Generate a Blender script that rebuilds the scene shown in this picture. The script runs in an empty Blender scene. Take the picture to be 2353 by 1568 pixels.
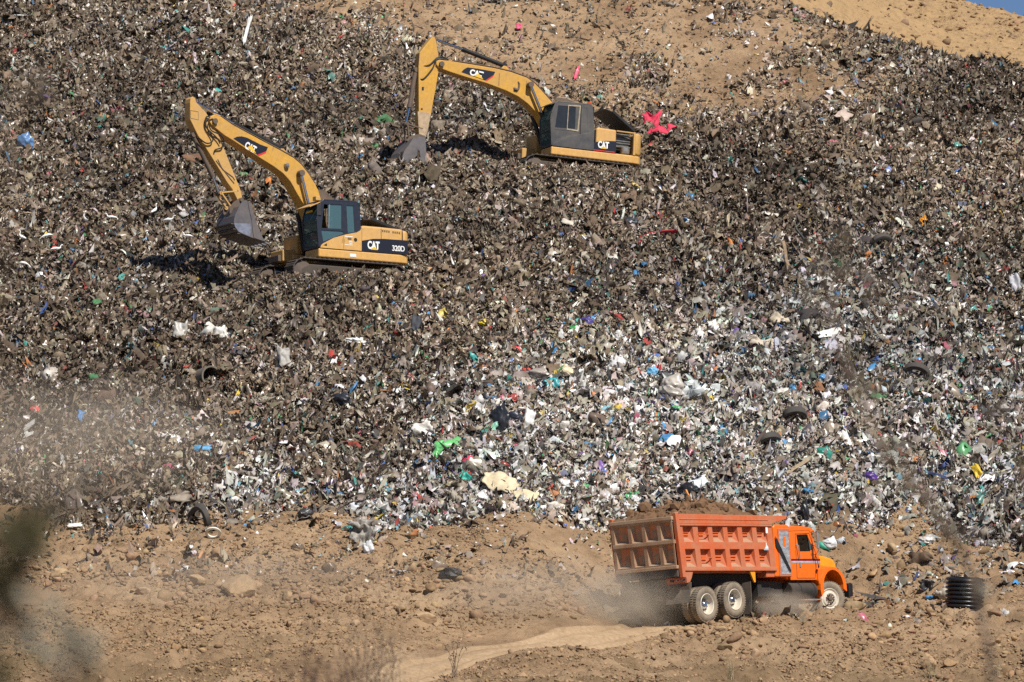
import bpy, bmesh, math, random
import numpy as np
from mathutils import Matrix, Vector, Euler

S = bpy.context.scene
COL = S.collection
R_ = math.radians

# ------------------------------------------------------------------ camera, sky, sun, exposure
PITCH = R_(5.5)
cam_d = bpy.data.cameras.new("camera"); cam = bpy.data.objects.new("camera", cam_d); COL.objects.link(cam)
cam.location = (0, 0, 0); cam.rotation_euler = (math.pi/2 + PITCH, 0, 0)
cam_d.sensor_width = 36; cam_d.lens = 182; cam_d.clip_start = .1; cam_d.clip_end = 6000
cam_d.dof.use_dof = True; cam_d.dof.focus_distance = 160; cam_d.dof.aperture_fstop = 5.6
S.camera = cam
SUN = Vector((.44, -.72, 1.0)).normalized()
W = bpy.data.worlds.new("World"); S.world = W; W.use_nodes = True
nt = W.node_tree; bg = nt.nodes["Background"]
sky = nt.nodes.new("ShaderNodeTexSky"); sky.sky_type = 'NISHITA'; sky.sun_disc = False
sky.sun_elevation = math.asin(SUN.z); sky.sun_rotation = math.atan2(SUN.x, SUN.y)
sky.altitude = 2600; sky.dust_density = .1; sky.ozone_density = 4.0; sky.air_density = .8
nt.links.new(sky.outputs[0], bg.inputs[0]); bg.inputs[1].default_value = .062
sd = bpy.data.lights.new("sun", 'SUN'); sd.energy = 4.6; sd.angle = R_(.53); sd.color = (1, .945, .86)
so = bpy.data.objects.new("sun", sd); COL.objects.link(so); so.location = (30, -40, 90)
so.rotation_euler = SUN.to_track_quat('Z', 'Y').to_euler()
S.view_settings.view_transform = 'Standard'; S.view_settings.look = 'None'
S.view_settings.exposure = .36; S.view_settings.gamma = 1
S.render.engine = 'CYCLES'
S.cycles.use_denoising = False
S.cycles.max_bounces = 8; S.cycles.diffuse_bounces = 3; S.cycles.glossy_bounces = 3; S.cycles.volume_bounces = 1
S.cycles.transparent_max_bounces = 16; S.cycles.sample_clamp_indirect = 4
S.cycles.volume_step_rate = 2.0

# ------------------------------------------------------------------ small maths
F = 182/36*2353; CU, CV = 1176.5, 784.
cP, sP = math.cos(PITCH), math.sin(PITCH)
def pt(u, v, D):                       # a spot seen from the photographer's place, D metres away
    a, c = (u-CU)/F, (CV-v)/F
    return np.array([a*D, (cP-c*sP)*D, (sP+c*cP)*D])
_tab = np.random.RandomState(11).rand(512, 512)
def vnoise(x, y, s, seed=0):
    x = np.asarray(x)/s + 37.3*seed; y = np.asarray(y)/s + 91.7*seed
    xi = np.floor(x).astype(int); yi = np.floor(y).astype(int); fx = x-xi; fy = y-yi
    fx = fx*fx*(3-2*fx); fy = fy*fy*(3-2*fy)
    g = lambda i, j: _tab[(xi+i) % 512, (yi+j) % 512]
    return (g(0,0)*(1-fx)+g(1,0)*fx)*(1-fy)+(g(0,1)*(1-fx)+g(1,1)*fx)*fy - .5
def fbm(x, y, s, o=4, seed=0, gain=.5):
    r = 0; a = 1
    for k in range(o):
        r = r + a*vnoise(x, y, s/2**k, seed+k*3+1); a *= gain
    return r
def sstep(a, b, x):
    t = np.clip((x-a)/(b-a), 0, 1); return t*t*(3-2*t)
def rotm(yaw, pitch, roll):
    return Matrix.Rotation(R_(yaw), 4, 'Z') @ Matrix.Rotation(-R_(pitch), 4, 'Y') @ Matrix.Rotation(R_(roll), 4, 'X')
E1_O, E1_R = (-6.458, 182.247, 19.348), (213, .4, 1.5)
E2_O, E2_R = (2.014, 194.514, 24.573), (204, 3.0, 1.0)
T_O, T_R = (5.195, 151.319, 6.239), (50, 2.3, -2.5)
def world(o, r, l):
    return np.array(Vector(o) + rotm(*r).to_3x3() @ Vector(l))

# ------------------------------------------------------------------ terrain
ctl = []
def C(u, v, D): ctl.append(pt(u, v, D))
for u in (-350, 300, 900, 1500, 1750):
    for v, D in ((-200, 226), (-60, 217), (0, 214), (200, 205)): C(u, v, D)
for u in (-350, 250, 850, 1450, 2050, 2700):
    for v, D in ((375, 196), (500, 189), (620, 182.5), (800, 174), (1000, 165)): C(u, v, D)
for u in (-350, 100, 500, 900, 1250):
    for v, D in ((1190, 157), (1300, 151.8), (1400, 146.8), (1480, 141.5), (1568, 136.)): C(u, v, D)
for u in (-350, 300, 900, 1500, 2100, 2700):
    for v, D in ((1620, 131.5), (1680, 122), (1800, 102)): C(u, v, D)
for u in (1450, 1700, 1900): C(u, 1190, 160.2)
for u in (2100, 2353, 2700): C(u, 1240, 160); C(u, 1330, 156.6)
for p in ((-.66, 1.2, .02), (-.66, -1.2, .0), (.67, -1.2, .13), (.67, 1.2, .13), (3, 0, .14), (5.5, -1.1, .15), (5.5, 1.1, .15), (7.5, 0, .2), (7.5, -1.6, .25)):
    ctl.append(world(T_O, T_R, p))
for q in ((1400, 1443, 148.6), (1200, 1485, 145), (1000, 1530, 141.6), (870, 1568, 138.6),
          (1480, 1463, 147.2), (1620, 1441, 148.4), (1720, 1425, 149.5), (1800, 1421, 150.4), (1950, 1417, 151.9), (2100, 1408, 152.8), (2353, 1395, 152.8), (2700, 1400, 153),
          (1480, 1520, 143.8), (1700, 1480, 146.3), (2000, 1450, 149), (2353, 1450, 149.3), (2700, 1450, 149.3),
          (1300, 1568, 138.6), (1700, 1568, 141.3), (2100, 1568, 142.8), (2700, 1568, 143)): C(*q)
crest = [(1830, 32, 213), (2000, 82, 211), (2150, 122, 209), (2353, 182, 207), (2700, 280, 204)]
for q in crest:
    C(*q); p = pt(*q); ctl.append(p+np.array([0, 7, -.5]))
for q in ((1750, 200, 205), (2050, 200, 203.5), (2353, 260, 201), (2700, 330, 198)): C(*q)
for q in ((1950, 10, 233), (2150, 62, 229), (2353, 112, 226), (2700, 200, 222)): C(*q)
for q in ((2380, 62, 246), (2250, 28, 248), (2150, -4, 250), (1900, -90, 256), (2700, 120, 242)):
    C(*q); p = pt(*q); ctl.append(p+np.array([0, 14, -3.]))
for x in (-34, -12, 12, 34):
    for y, z in ((-15, -1.7), (0, -1.7), (10, -1.55), (30, -.5), (50, .45), (75, 0.3)): ctl.append(np.array([x, y, z]))
for x in (-34, -17, 0): ctl.append(np.array([x, 245, 42.])); ctl.append(np.array([x, 270, 43.]))
ctl.append(np.array([30, 275, 36.]))
ctl = np.array(ctl)
def _phi(d2): return .5*d2*np.log(d2+1e-9)
def _fit():
    n = len(ctl); d2 = ((ctl[:, None, :2]-ctl[None, :, :2])**2).sum(-1)
    A = np.zeros((n+3, n+3)); A[:n, :n] = _phi(d2)+np.eye(n)*2.; P = np.c_[np.ones(n), ctl[:, :2]]
    A[:n, n:] = P; A[n:, :n] = P.T
    return np.linalg.solve(A, np.r_[ctl[:, 2], 0, 0, 0])
_w = _fit()
def base_h(x, y):
    x = np.asarray(x, float); y = np.asarray(y, float); sh = x.shape
    xc = np.clip(x.ravel(), -32, 32); yc = np.clip(y.ravel(), -14, 272)
    z = _w[-3]+_w[-2]*xc+_w[-1]*yc
    for i in range(len(ctl)): z += _w[i]*_phi((xc-ctl[i, 0])**2+(yc-ctl[i, 1])**2)
    far = np.maximum(np.abs(x.ravel())-40, 0)+np.maximum(y.ravel()-275, 0)+np.maximum(-y.ravel()-20, 0)
    z = z*np.exp(-far/400)-3*(1-np.exp(-far/400))
    return z.reshape(sh)
# benches dug by the machines: (x, y, z, radius, falloff)
def loc(o, r, l): return world(o, r, l)
bench = []
for p, rad, fo in ((loc(E1_O, E1_R, (0, 1.2, .42)), 2.0, 2.2), (loc(E1_O, E1_R, (-1.4, .6, .50)), 1.6, 2.0), (loc(E1_O, E1_R, (1.6, .6, .34)), 1.5, 2.0),
                   (loc(E2_O, E2_R, (0, 1.1, .60)), 2.0, 2.2), (loc(E2_O, E2_R, (-1.5, .6, .62)), 1.6, 2.0), (loc(E2_O, E2_R, (1.5, .6, .56)), 1.6, 2.0),
                   (loc(E2_O, E2_R, (6.35, .0, .22)), .9, 1.6)):
    bench.append((p[0], p[1], p[2], rad, fo))
def smooth_h(x, y):
    z = base_h(x, y)
    for bx, by, bz, r, f in bench:
        w = 1-sstep(r, r+f, np.hypot(x-bx, y-by)); z = z*(1-w)+bz*w
    return z
def gp(u, v, lift=0.):                 # where the line of sight through a spot of the photograph meets the slope
    D = np.arange(100, 262, .5); P = np.array([pt(u, v, d) for d in D])
    k = np.nonzero(P[:, 2] < smooth_h(P[:, 0], P[:, 1]))[0]
    d = D[k[0]] if len(k) else 200.
    D = np.arange(d-.6, d+.1, .03); P = np.array([pt(u, v, e) for e in D]); H = smooth_h(P[:, 0], P[:, 1])
    k = np.nonzero(P[:, 2] < H)[0]; i = k[0] if len(k) else len(D)-1
    return Vector((P[i, 0], P[i, 1], H[i]+lift))

toe = [gp(u, v) for u, v in ((-350, 1140), (-60, 1150), (150, 1192), (450, 1188), (700, 1192), (850, 1215), (1050, 1203), (1300, 1222), (1420, 1195), (1600, 1190), (1880, 1215), (2080, 1248), (2250, 1240), (2353, 1235), (2700, 1230))]
toe_x = np.array([p.x for p in toe]); toe_y = np.array([p.y for p in toe])
cr = [pt(*q) for q in crest]
cr_x = np.array([p[0] for p in cr]); cr_y = np.array([p[1] for p in cr])
def poly_sd(x, y, poly):               # signed distance, positive inside
    x = np.asarray(x, float); d = np.full(x.shape, 1e9); ins = np.zeros(x.shape, bool); n = len(poly)
    for i in range(n):
        ax, ay = poly[i]; bx, by = poly[(i+1) % n]; ex, ey = bx-ax, by-ay
        t = np.clip(((x-ax)*ex+(y-ay)*ey)/(ex*ex+ey*ey+1e-9), 0, 1)
        d = np.minimum(d, np.hypot(x-ax-t*ex, y-ay-t*ey))
        c = (ay > y) != (by > y); ins ^= c & (x < (bx-ax)*(y-ay)/(by-ay+1e-12)+ax)
    return np.where(ins, d, -d)
soil_a = [tuple(gp(u, v).xy) for u, v in ((640, 4), (760, 45), (850, 85), (960, 120), (1060, 140), (1180, 195), (1300, 215), (1420, 190), (1530, 215), (1640, 260), (1760, 285), (1900, 250), (1960, 190), (1985, 110), (1880, 50), (1820, 22))] + [(12, 222), (-10, 222)]
soil_b = [tuple(gp(u, v).xy) for u, v in ((980, 190), (1080, 175), (1130, 200), (1010, 225))]
def soil_top(x, y):
    nz = fbm(x, y, 6, 4, 5)*4.2+fbm(x, y, 1.6, 3, 8)*1.6
    a = sstep(-3.6, 2.4, poly_sd(x, y, soil_a)+nz)
    b = .9*sstep(-1.0, 1.0, poly_sd(x, y, soil_b)+nz*.3)
    return np.maximum(a, b)
def dens(x, y):
    ty = np.interp(x, toe_x, toe_y); nz = fbm(x, y, 3, 4, 2)
    d = sstep(-.5, 1.2, y-ty+nz*2.2)
    low = .022+.10*sstep(.12, .4, fbm(x, y, 2.4, 3, 21))*np.exp(-np.maximum(ty-y, 0)/5.)
    low = np.where(x > 8.5, (low+.12*np.exp(-np.abs(ty-y-3)/4)*sstep(-.05, .3, fbm(x, y, 2., 3, 31)))*(.25+.75*sstep(153.5, 155.5, y)), low)
    d = np.maximum(d, low)
    st = soil_top(x, y)
    d = d*(1-st)+st*(.05+.42*sstep(.14, .5, fbm(x, y, 2.2, 3, 41)))
    d = d*(1-sstep(184, 196, y)*sstep(-6, 6, x)*.55*sstep(-.02, .3, fbm(x, y, 3.5, 4, 151)))
    cy = np.interp(x, cr_x, cr_y)
    beyond = sstep(-1.2, 2.5, y-cy+nz*2.5)*(x > 8)
    return d*(1-beyond)+.004*beyond
def relief(x, y, d):
    n = fbm(x, y, 5., 5, 60, .55); r = 1-np.abs(fbm(x, y, 7, 3, 71)*2)
    rub = .85*n+.45*(r-.75)+.5*fbm(x, y, .9, 3, 66)
    soil = .22*fbm(x, y, 4., 3, 80)+.20*fbm(x, y, .9, 4, 85, .6)*np.where(y > 185, .45, 1)
    cl = np.abs(fbm(x, y, .42, 2, 181))*np.where((y > 185) & (y < 224), .3, 1)
    soil = soil-.07+(.22+.14*(y < 152))*cl+.10*sstep(.08, .3, fbm(x, y, .6, 2, 191))+np.where(y > 224, .8*fbm(x, y, 5, 4, 195, .6), 0)
    return rub, soil
road_px = [(700, 1640), (790, 1600), (865, 1568), (975, 1524), (1180, 1482), (1340, 1450)]
road_c = [Vector((-9.5, 118, 0)), Vector((-7.2, 126, 0))]+[gp(u, v) for u, v in road_px[1:]]
road_c += [Vector(world(T_O, T_R, (k, 0, 0))) for k in (-3, -1, 1.5, 4, 5.5)]
def spline(P, n=12):
    out = []
    for i in range(len(P)-1):
        p0, p1, p2, p3 = P[max(i-1, 0)], P[i], P[i+1], P[min(i+2, len(P)-1)]
        for k in range(n):
            t = k/n; out.append(.5*((2*p1)+(p2-p0)*t+(2*p0-5*p1+4*p2-p3)*t*t+(3*p1-p0-3*p2+p3)*t**3))
    return out+[P[-1]]
road_s = spline([Vector((p.x, p.y)) for p in road_c], 14)
_rs = np.array([tuple(p) for p in road_s])
def road_dist(x, y):
    d = np.full(np.shape(x), 1e9)
    for i in range(len(_rs)-1):
        ax, ay = _rs[i]; ex, ey = _rs[i+1]-_rs[i]
        t = np.clip(((x-ax)*ex+(y-ay)*ey)/(ex*ex+ey*ey+1e-9), 0, 1)
        d = np.minimum(d, np.hypot(x-ax-t*ex, y-ay-t*ey))
    return d
def full_h(x, y, want=False):
    x = np.asarray(x, float); y = np.asarray(y, float)
    z = smooth_h(x, y); d = dens(x, y); rub, soil = relief(x, y, d)
    m = sstep(.1, .8, d)
    q = np.ones(np.shape(x))
    for bx, by, bz, r, f in bench: q = np.minimum(q, .35+.65*sstep(r*.6, r+f, np.hypot(x-bx, y-by)))
    near = np.where((y > 120) & (y < 290), 1, .35)
    rd = road_dist(x, y) if np.size(x) < 2e6 else 0
    k = sstep(1.3, 2.6, rd)
    z2 = z+(rub*m+soil*(1-m)*k)*q*near
    z2 = z2-.06*(1-sstep(1.2, 1.7, rd))
    return (z2, d, rd) if want else z2

def new_mesh(name, V, Fc, mats, parent=None, smooth=False, cols=None, mi=None):
    me = bpy.data.meshes.new(name)
    V = np.asarray(V, np.float32); Fc = np.asarray(Fc, np.int32); k = Fc.shape[1]
    me.vertices.add(len(V)); me.vertices.foreach_set("co", V.ravel())
    me.loops.add(Fc.size); me.loops.foreach_set("vertex_index", Fc.ravel())
    me.polygons.add(len(Fc)); me.polygons.foreach_set("loop_start", np.arange(0, Fc.size, k, dtype=np.int32))
    if smooth: me.polygons.foreach_set("use_smooth", np.ones(len(Fc), bool))
    if mi is not None: me.polygons.foreach_set("material_index", np.asarray(mi, np.int32))
    for nm, a in (cols or {}).items():
        if a.ndim == 2:
            at = me.color_attributes.new(nm, 'FLOAT_COLOR', 'POINT'); at.data.foreach_set("color", np.c_[a, np.ones(len(a))].astype(np.float32).ravel())
        else:
            at = me.attributes.new(nm, 'FLOAT', 'POINT'); at.data.foreach_set("value", a.astype(np.float32))
    for m in mats: me.materials.append(m)
    me.update(calc_edges=True); me.validate()
    o = bpy.data.objects.new(name, me); COL.objects.link(o); o.parent = parent
    return o

# ------------------------------------------------------------------ materials
def nodes(name):
    m = bpy.data.materials.new(name); m.use_nodes = True
    return m, m.node_tree, m.node_tree.nodes["Principled BSDF"]
def noise(nt, scale, detail=4, rough=.6, coord='Object'):
    tc = nt.nodes.new("ShaderNodeTexCoord"); n = nt.nodes.new("ShaderNodeTexNoise")
    n.inputs["Scale"].default_value = scale; n.inputs["Detail"].default_value = detail; n.inputs["Roughness"].default_value = rough
    nt.links.new(tc.outputs[coord], n.inputs["Vector"]); return n
def ramp(nt, src, stops):
    r = nt.nodes.new("ShaderNodeValToRGB"); e = r.color_ramp.elements
    while len(e) < len(stops): e.new(.5)
    for i, (p, c) in enumerate(stops):
        e[i].position = p; e[i].color = (*c, 1) if len(c) == 3 else c
    nt.links.new(src, r.inputs[0]); return r
def mixc(nt, f, a, b, mode='MIX'):
    n = nt.nodes.new("ShaderNodeMix"); n.data_type = 'RGBA'; n.blend_type = mode
    for s, v in ((0, f), (6, a), (7, b)):
        if hasattr(v, "links"): nt.links.new(v, n.inputs[s])
        elif s == 0: n.inputs[0].default_value = v
        else: n.inputs[s].default_value = (*v, 1)
    return n.outputs[2]
def mathn(nt, op, a, b=None, clamp=False):
    n = nt.nodes.new("ShaderNodeMath"); n.operation = op; n.use_clamp = clamp
    for i, v in enumerate((a, b)):
        if v is None: continue
        if hasattr(v, "links"): nt.links.new(v, n.inputs[i])
        else: n.inputs[i].default_value = v
    return n.outputs[0]
def bump(nt, p, src, strength, dist=.02):
    b = nt.nodes.new("ShaderNodeBump"); b.inputs["Strength"].default_value = strength; b.inputs["Distance"].default_value = dist
    nt.links.new(src, b.inputs["Height"]); nt.links.new(b.outputs[0], p.inputs["Normal"])
DUST = (.34, .235, .15)
def paint(name, col, rough=.45, dust=.35, metal=0., chips=None, spec=.5, up=.35, dustcol=DUST):
    m, t, p = nodes(name)
    n1 = noise(t, 1.3, 6, .65); n2 = noise(t, 9, 5, .7)
    geo = t.nodes.new("ShaderNodeNewGeometry"); sx = t.nodes.new("ShaderNodeSeparateXYZ"); t.links.new(geo.outputs["Normal"], sx.inputs[0])
    upf = mathn(t, 'MULTIPLY', mathn(t, 'MAXIMUM', sx.outputs[2], 0.), up)
    f = ramp(t, n1.outputs[0], [(.35, (0, 0, 0)), (.7, (1, 1, 1))]).outputs[0]
    f = mathn(t, 'MULTIPLY', f, dust); f = mathn(t, 'ADD', f, upf, True)
    f = mathn(t, 'MULTIPLY', f, mathn(t, 'ADD', .55, n2.outputs[0]), True)
    base = mixc(t, .5, col, col)
    v = ramp(t, n2.outputs[0], [(.3, (.82, .82, .82)), (.7, (1.1, 1.1, 1.1))]).outputs[0]
    base = mixc(t, 1., base, v, 'MULTIPLY')
    if chips:
        n3 = noise(t, 5, 8, .75); cf = ramp(t, n3.outputs[0], [(.58, (0, 0, 0)), (.64, (1, 1, 1))]).outputs[0]
        base = mixc(t, mathn(t, 'MULTIPLY', cf, .7), base, chips)
    c = mixc(t, f, base, dustcol)
    t.links.new(c, p.inputs["Base Color"]); p.inputs["Metallic"].default_value = metal
    r = mathn(t, 'ADD', rough, mathn(t, 'MULTIPLY', f, .5), True); t.links.new(r, p.inputs["Roughness"])
    p.inputs["Specular IOR Level"].default_value = spec
    bump(t, p, n2.outputs[0], .06)
    return m
def plain(name, col, rough=.6, metal=0., var=.3, scale=6):
    m, t, p = nodes(name); n = noise(t, scale, 5, .65)
    v = ramp(t, n.outputs[0], [(.3, (1-var,)*3), (.7, (1+var,)*3)]).outputs[0]
    t.links.new(mixc(t, 1., col, v, 'MULTIPLY'), p.inputs["Base Color"])
    p.inputs["Roughness"].default_value = rough; p.inputs["Metallic"].default_value = metal
    bump(t, p, n.outputs[0], .15); return m
def glassy(name, tint, refl=.12, rough=.04):
    m = bpy.data.materials.new(name); m.use_nodes = True; t = m.node_tree; t.nodes.remove(t.nodes["Principled BSDF"])
    tr = t.nodes.new("ShaderNodeBsdfTransparent"); tr.inputs[0].default_value = (*tint, 1)
    gl = t.nodes.new("ShaderNodeBsdfGlossy"); gl.inputs[0].default_value = (.75, .95, .95, 1); gl.inputs[1].default_value = rough
    df = t.nodes.new("ShaderNodeBsdfDiffuse"); df.inputs[0].default_value = (.14, .24, .24, 1)
    mx = t.nodes.new("ShaderNodeMixShader"); mx.inputs[0].default_value = .4
    m2 = t.nodes.new("ShaderNodeMixShader"); m2.inputs[0].default_value = refl
    t.links.new(tr.outputs[0], mx.inputs[1]); t.links.new(df.outputs[0], mx.inputs[2])
    t.links.new(mx.outputs[0], m2.inputs[1]); t.links.new(gl.outputs[0], m2.inputs[2])
    t.links.new(m2.outputs[0], t.nodes["Material Output"].inputs[0]); return m

def m_ground():
    m, t, p = nodes("soil_and_waste")
    a = t.nodes.new("ShaderNodeAttribute"); a.attribute_name = "waste"
    n1 = noise(t, .35, 6, .6); n2 = noise(t, 3.5, 8, .7); n3 = noise(t, 14, 6, .7)
    s = ramp(t, n1.outputs[0], [(.3, (.22, .142, .082)), (.5, (.34, .23, .138)), (.72, (.43, .305, .19))]).outputs[0]
    s2 = ramp(t, n2.outputs[0], [(.25, (.62, .6, .58)), (.5, (1, 1, 1)), (.8, (1.22, 1.2, 1.15))]).outputs[0]
    soil = mixc(t, 1., s, s2, 'MULTIPLY')
    oc = t.nodes.new("ShaderNodeAttribute"); oc.attribute_name = "ochre"
    soil = mixc(t, oc.outputs["Fac"], soil, mixc(t, 1., (.41, .272, .14), s2, 'MULTIPLY'))
    hm = t.nodes.new("ShaderNodeAttribute"); hm.attribute_name = "humus"
    soil = mixc(t, hm.outputs["Fac"], soil, mixc(t, 1., (.185, .125, .07), s2, "MULTIPLY"))
    w = ramp(t, n3.outputs[0], [(.3, (.03, .023, .017)), (.6, (.075, .06, .045)), (.8, (.13, .11, .09))]).outputs[0]
    t.links.new(mixc(t, a.outputs["Fac"], soil, w), p.inputs["Base Color"]); p.inputs["Roughness"].default_value = .95
    p.inputs["Specular IOR Level"].default_value = .15
    vo = t.nodes.new("ShaderNodeTexVoronoi"); vo.inputs["Scale"].default_value = 5.5; tc = t.nodes.new("ShaderNodeTexCoord"); t.links.new(tc.outputs["Object"], vo.inputs["Vector"])
    hh = mathn(t, 'ADD', n2.outputs[0], mathn(t, 'MULTIPLY', n3.outputs[0], .5)); hh = mathn(t, 'SUBTRACT', hh, mathn(t, 'MULTIPLY', vo.outputs["Distance"], .5))
    bump(t, p, hh, .7, .16)
    return m
M_GROUND = m_ground()
def m_road():
    m, t, p = nodes("packed_dirt"); n1 = noise(t, .8, 6, .6); n2 = noise(t, 8, 6, .7)
    s = ramp(t, n1.outputs[0], [(.3, (.33, .228, .137)), (.7, (.42, .302, .19))]).outputs[0]
    s2 = ramp(t, n2.outputs[0], [(.3, (.72, .7, .68)), (.7, (1.12, 1.12, 1.12))]).outputs[0]
    t.links.new(mixc(t, 1., s, s2, 'MULTIPLY'), p.inputs["Base Color"]); p.inputs["Roughness"].default_value = .95
    p.inputs["Specular IOR Level"].default_value = .1
    bump(t, p, n2.outputs[0], .4, .05); return m
def m_vcol(name, rough, spec, var=True):
    m, t, p = nodes(name); a = t.nodes.new("ShaderNodeVertexColor"); a.layer_name = "tint"
    n = noise(t, 5, 5, .7); v = ramp(t, n.outputs[0], [(.3, (.6, .58, .55)), (.65, (1.08, 1.08, 1.08))]).outputs[0]
    t.links.new(mixc(t, 1., a.outputs[0], v, 'MULTIPLY'), p.inputs["Base Color"])
    p.inputs["Roughness"].default_value = rough; p.inputs["Specular IOR Level"].default_value = spec
    return m

# ------------------------------------------------------------------ the setting
xs = np.r_[-2500, -1200, -600, -300, -150, -90, -60, -45, np.arange(-36, -24, 1.), np.arange(-24, 24.01, .125), np.arange(25, 37, 1.), 45, 60, 90, 150, 300, 600, 1200, 2500]
ys = np.r_[-1500, -700, -300, -120, -60, -30, np.arange(-20, 124, 2.), np.arange(124, 132, .4), np.arange(132, 224, .125), np.arange(224, 262, .4), np.arange(262, 280, 2), 290, 320, 380, 500, 800, 1500, 3500]
X, Y = np.meshgrid(xs, ys); Z, DN, RD = full_h(X, Y, True)
nx, ny = len(xs), len(ys); idx = np.arange(nx*ny).reshape(ny, nx)
Fq = np.stack([idx[:-1, :-1], idx[:-1, 1:], idx[1:, 1:], idx[1:, :-1]], -1).reshape(-1, 4)
cyv = np.interp(X, cr_x, cr_y)
och = ((X > 5)*sstep(1, 7, Y-cyv)*(Y < 300)*.9).ravel()
ground = new_mesh("ground", np.stack([X, Y, Z], -1).reshape(-1, 3), Fq, [M_GROUND], None, True, {"waste": sstep(.35, .95, DN).ravel(), "humus": (sstep(147, 141, Y-.12*X)*sstep(-.25, .2, fbm(X, Y, 2.2, 4, 210))*.75*sstep(1.2, 2.4, RD)).ravel(), "ochre": och})
ground["kind"] = "structure"
def ground_z(x, y): return float(full_h(np.array([x]), np.array([y]))[0])
def ground_pt(u, v, lift=0.):          # meets the real, rough surface
    D = np.arange(100, 262, .4); P = np.array([pt(u, v, d) for d in D]); k = np.nonzero(P[:, 2] < full_h(P[:, 0], P[:, 1]))[0]
    d = D[k[0]] if len(k) else 200.
    D = np.arange(d-.45, d+.05, .03); P = np.array([pt(u, v, e) for e in D]); H = full_h(P[:, 0], P[:, 1])
    k = np.nonzero(P[:, 2] < H)[0]; i = k[0] if len(k) else len(D)-1
    return Vector((P[i, 0], P[i, 1], H[i]+lift))
def make_road():
    V = []; m = 14
    P = _rs
    for i in range(len(P)):
        a = P[max(i-1, 0)]; b = P[min(i+1, len(P)-1)]; t = (b-a)/np.hypot(*(b-a)); n = np.array([-t[1], t[0]])
        tp = .55+.45*sstep(124, 143, P[i][1]); wl = (.8-.45*sstep(138, 146, P[i][1]))*tp+.35*vnoise(np.array(i*1.), np.array(3.), 4); wr = 1.2*tp+.4*vnoise(np.array(i*1.), np.array(9.), 4)
        for j in range(m+1):
            f = j/m; q = P[i]+n*(-wr+(wl+wr)*f); V.append((q[0], q[1]))
    V = np.array(V); z = smooth_h(V[:, 0], V[:, 1])
    j = np.tile(np.arange(m+1), len(P))/m
    rut = -.09*(np.exp(-((j-.25)/.09)**2)+np.exp(-((j-.75)/.09)**2))
    edge = -.09*(np.abs(j-.5)*2)**8
    z = z+.03+rut+edge+.03*fbm(V[:, 0], V[:, 1], 1.2, 3, 5)
    g = np.arange(len(V)).reshape(len(P), m+1)
    Fr = np.stack([g[:-1, :-1], g[:-1, 1:], g[1:, 1:], g[1:, :-1]], -1).reshape(-1, 4)
    o = new_mesh("dirt_road", np.c_[V, z], Fr, [m_road()], None, True); o["kind"] = "structure"
make_road()

# ------------------------------------------------------------------ the loose waste
rng = np.random.RandomState(5)
HX = .126
def normals(x, y):
    e = .25; z0 = full_h(x, y); zx = full_h(x+e, y)-z0; zy = full_h(x, y+e)-z0
    n = np.stack([-zx/e, -zy/e, np.ones_like(x)], -1); return z0, n/np.linalg.norm(n, axis=1, keepdims=True)
def scatter(n, y0, y1, fn):
    X, Y = [], []; got = 0
    while got < n:
        y = y0+(y1-y0)*rng.rand(n); x = (rng.rand(n)*2-1)*(y*.1+4.5); k = rng.rand(n) < fn(x, y)
        X.append(x[k]); Y.append(y[k]); got += k.sum()
    return np.concatenate(X)[:n], np.concatenate(Y)[:n]
fresh_c = [gp(u, v) for u, v in ((1900, 850), (1750, 1050), (1300, 1050), (2150, 1000), (1500, 900), (2050, 1150), (1000, 1140), (600, 1130), (2300, 1080))]
def fresh(x, y):
    f = np.zeros_like(x)
    for p, r in zip(fresh_c, (7, 6.5, 5, 7.5, 5.5, 6.5, 3.4, 1.8, 6)): f = np.maximum(f, 1.1*np.exp(-(((x-p.x)/r)**2+((y-p.y)/(r*1.5))**2)))
    return np.clip(f*1.15+fbm(x, y, 3, 3, 90)*.5, 0, 1)
def colours(x, y):
    n = len(x); f = fresh(x, y); up = sstep(184, 200, y)*(.45+.55*sstep(-8, 6, x)); r = rng.rand(n); c = np.zeros((n, 3))
    pal = [(.066, .048, .034), (.10, .074, .052), (.148, .11, .077), (.045, .044, .048), (.19, .152, .112), (.26, .215, .165), (.36, .315, .265), (.50, .475, .435), (.70, .69, .68)]
    w0 = np.array([.13, .18, .19, .08, .17, .13, .07, .026, .014]); w1 = np.array([.03, .04, .055, .065, .11, .18, .235, .185, .10])
    cw = np.cumsum(w0)/w0.sum(); cw1 = np.cumsum(w1)/w1.sum()
    cc = cw[None]*(1-f[:, None])+cw1[None]*f[:, None]
    k = (r[:, None] > cc).sum(1).clip(0, 8); c[:] = np.array(pal)[k]
    c *= 1+f[:, None]*np.array([[.04, .11, .20]])
    c *= np.exp(rng.randn(n, 1)*.22)*(1+rng.randn(n, 3)*.05)
    bright = np.array([(.05, .36, .34), (.06, .30, .62), (.07, .18, .55), (.08, .38, .16), (.55, .06, .06), (.62, .16, .26), (.66, .50, .08), (.62, .22, .06), (.20, .12, .42), (.20, .48, .60), (.30, .08, .07), (.42, .2, .1), (.10, .12, .2), (.5, .3, .33), (.09, .16, .13)])
    bw = np.array([.11, .10, .06, .07, .07, .05, .06, .06, .03, .08, .08, .08, .07, .04, .07]); bw = bw/bw.sum()
    q = rng.rand(n) < .028+.05*f
    c[q] = bright[rng.choice(len(bright), q.sum(), p=bw)]*(.45+.65*rng.rand(q.sum(), 1))
    dustf = (.08+.2*rng.rand(n, 1))+.28*up[:, None]*rng.rand(n, 1); c = c*(1-dustf)+np.array([[.235, .172, .115]])*dustf
    low = 1.08+.8*fbm(x, y, 6, 4, 120)[:, None]
    return np.clip(c*low, .012, .8)
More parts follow.
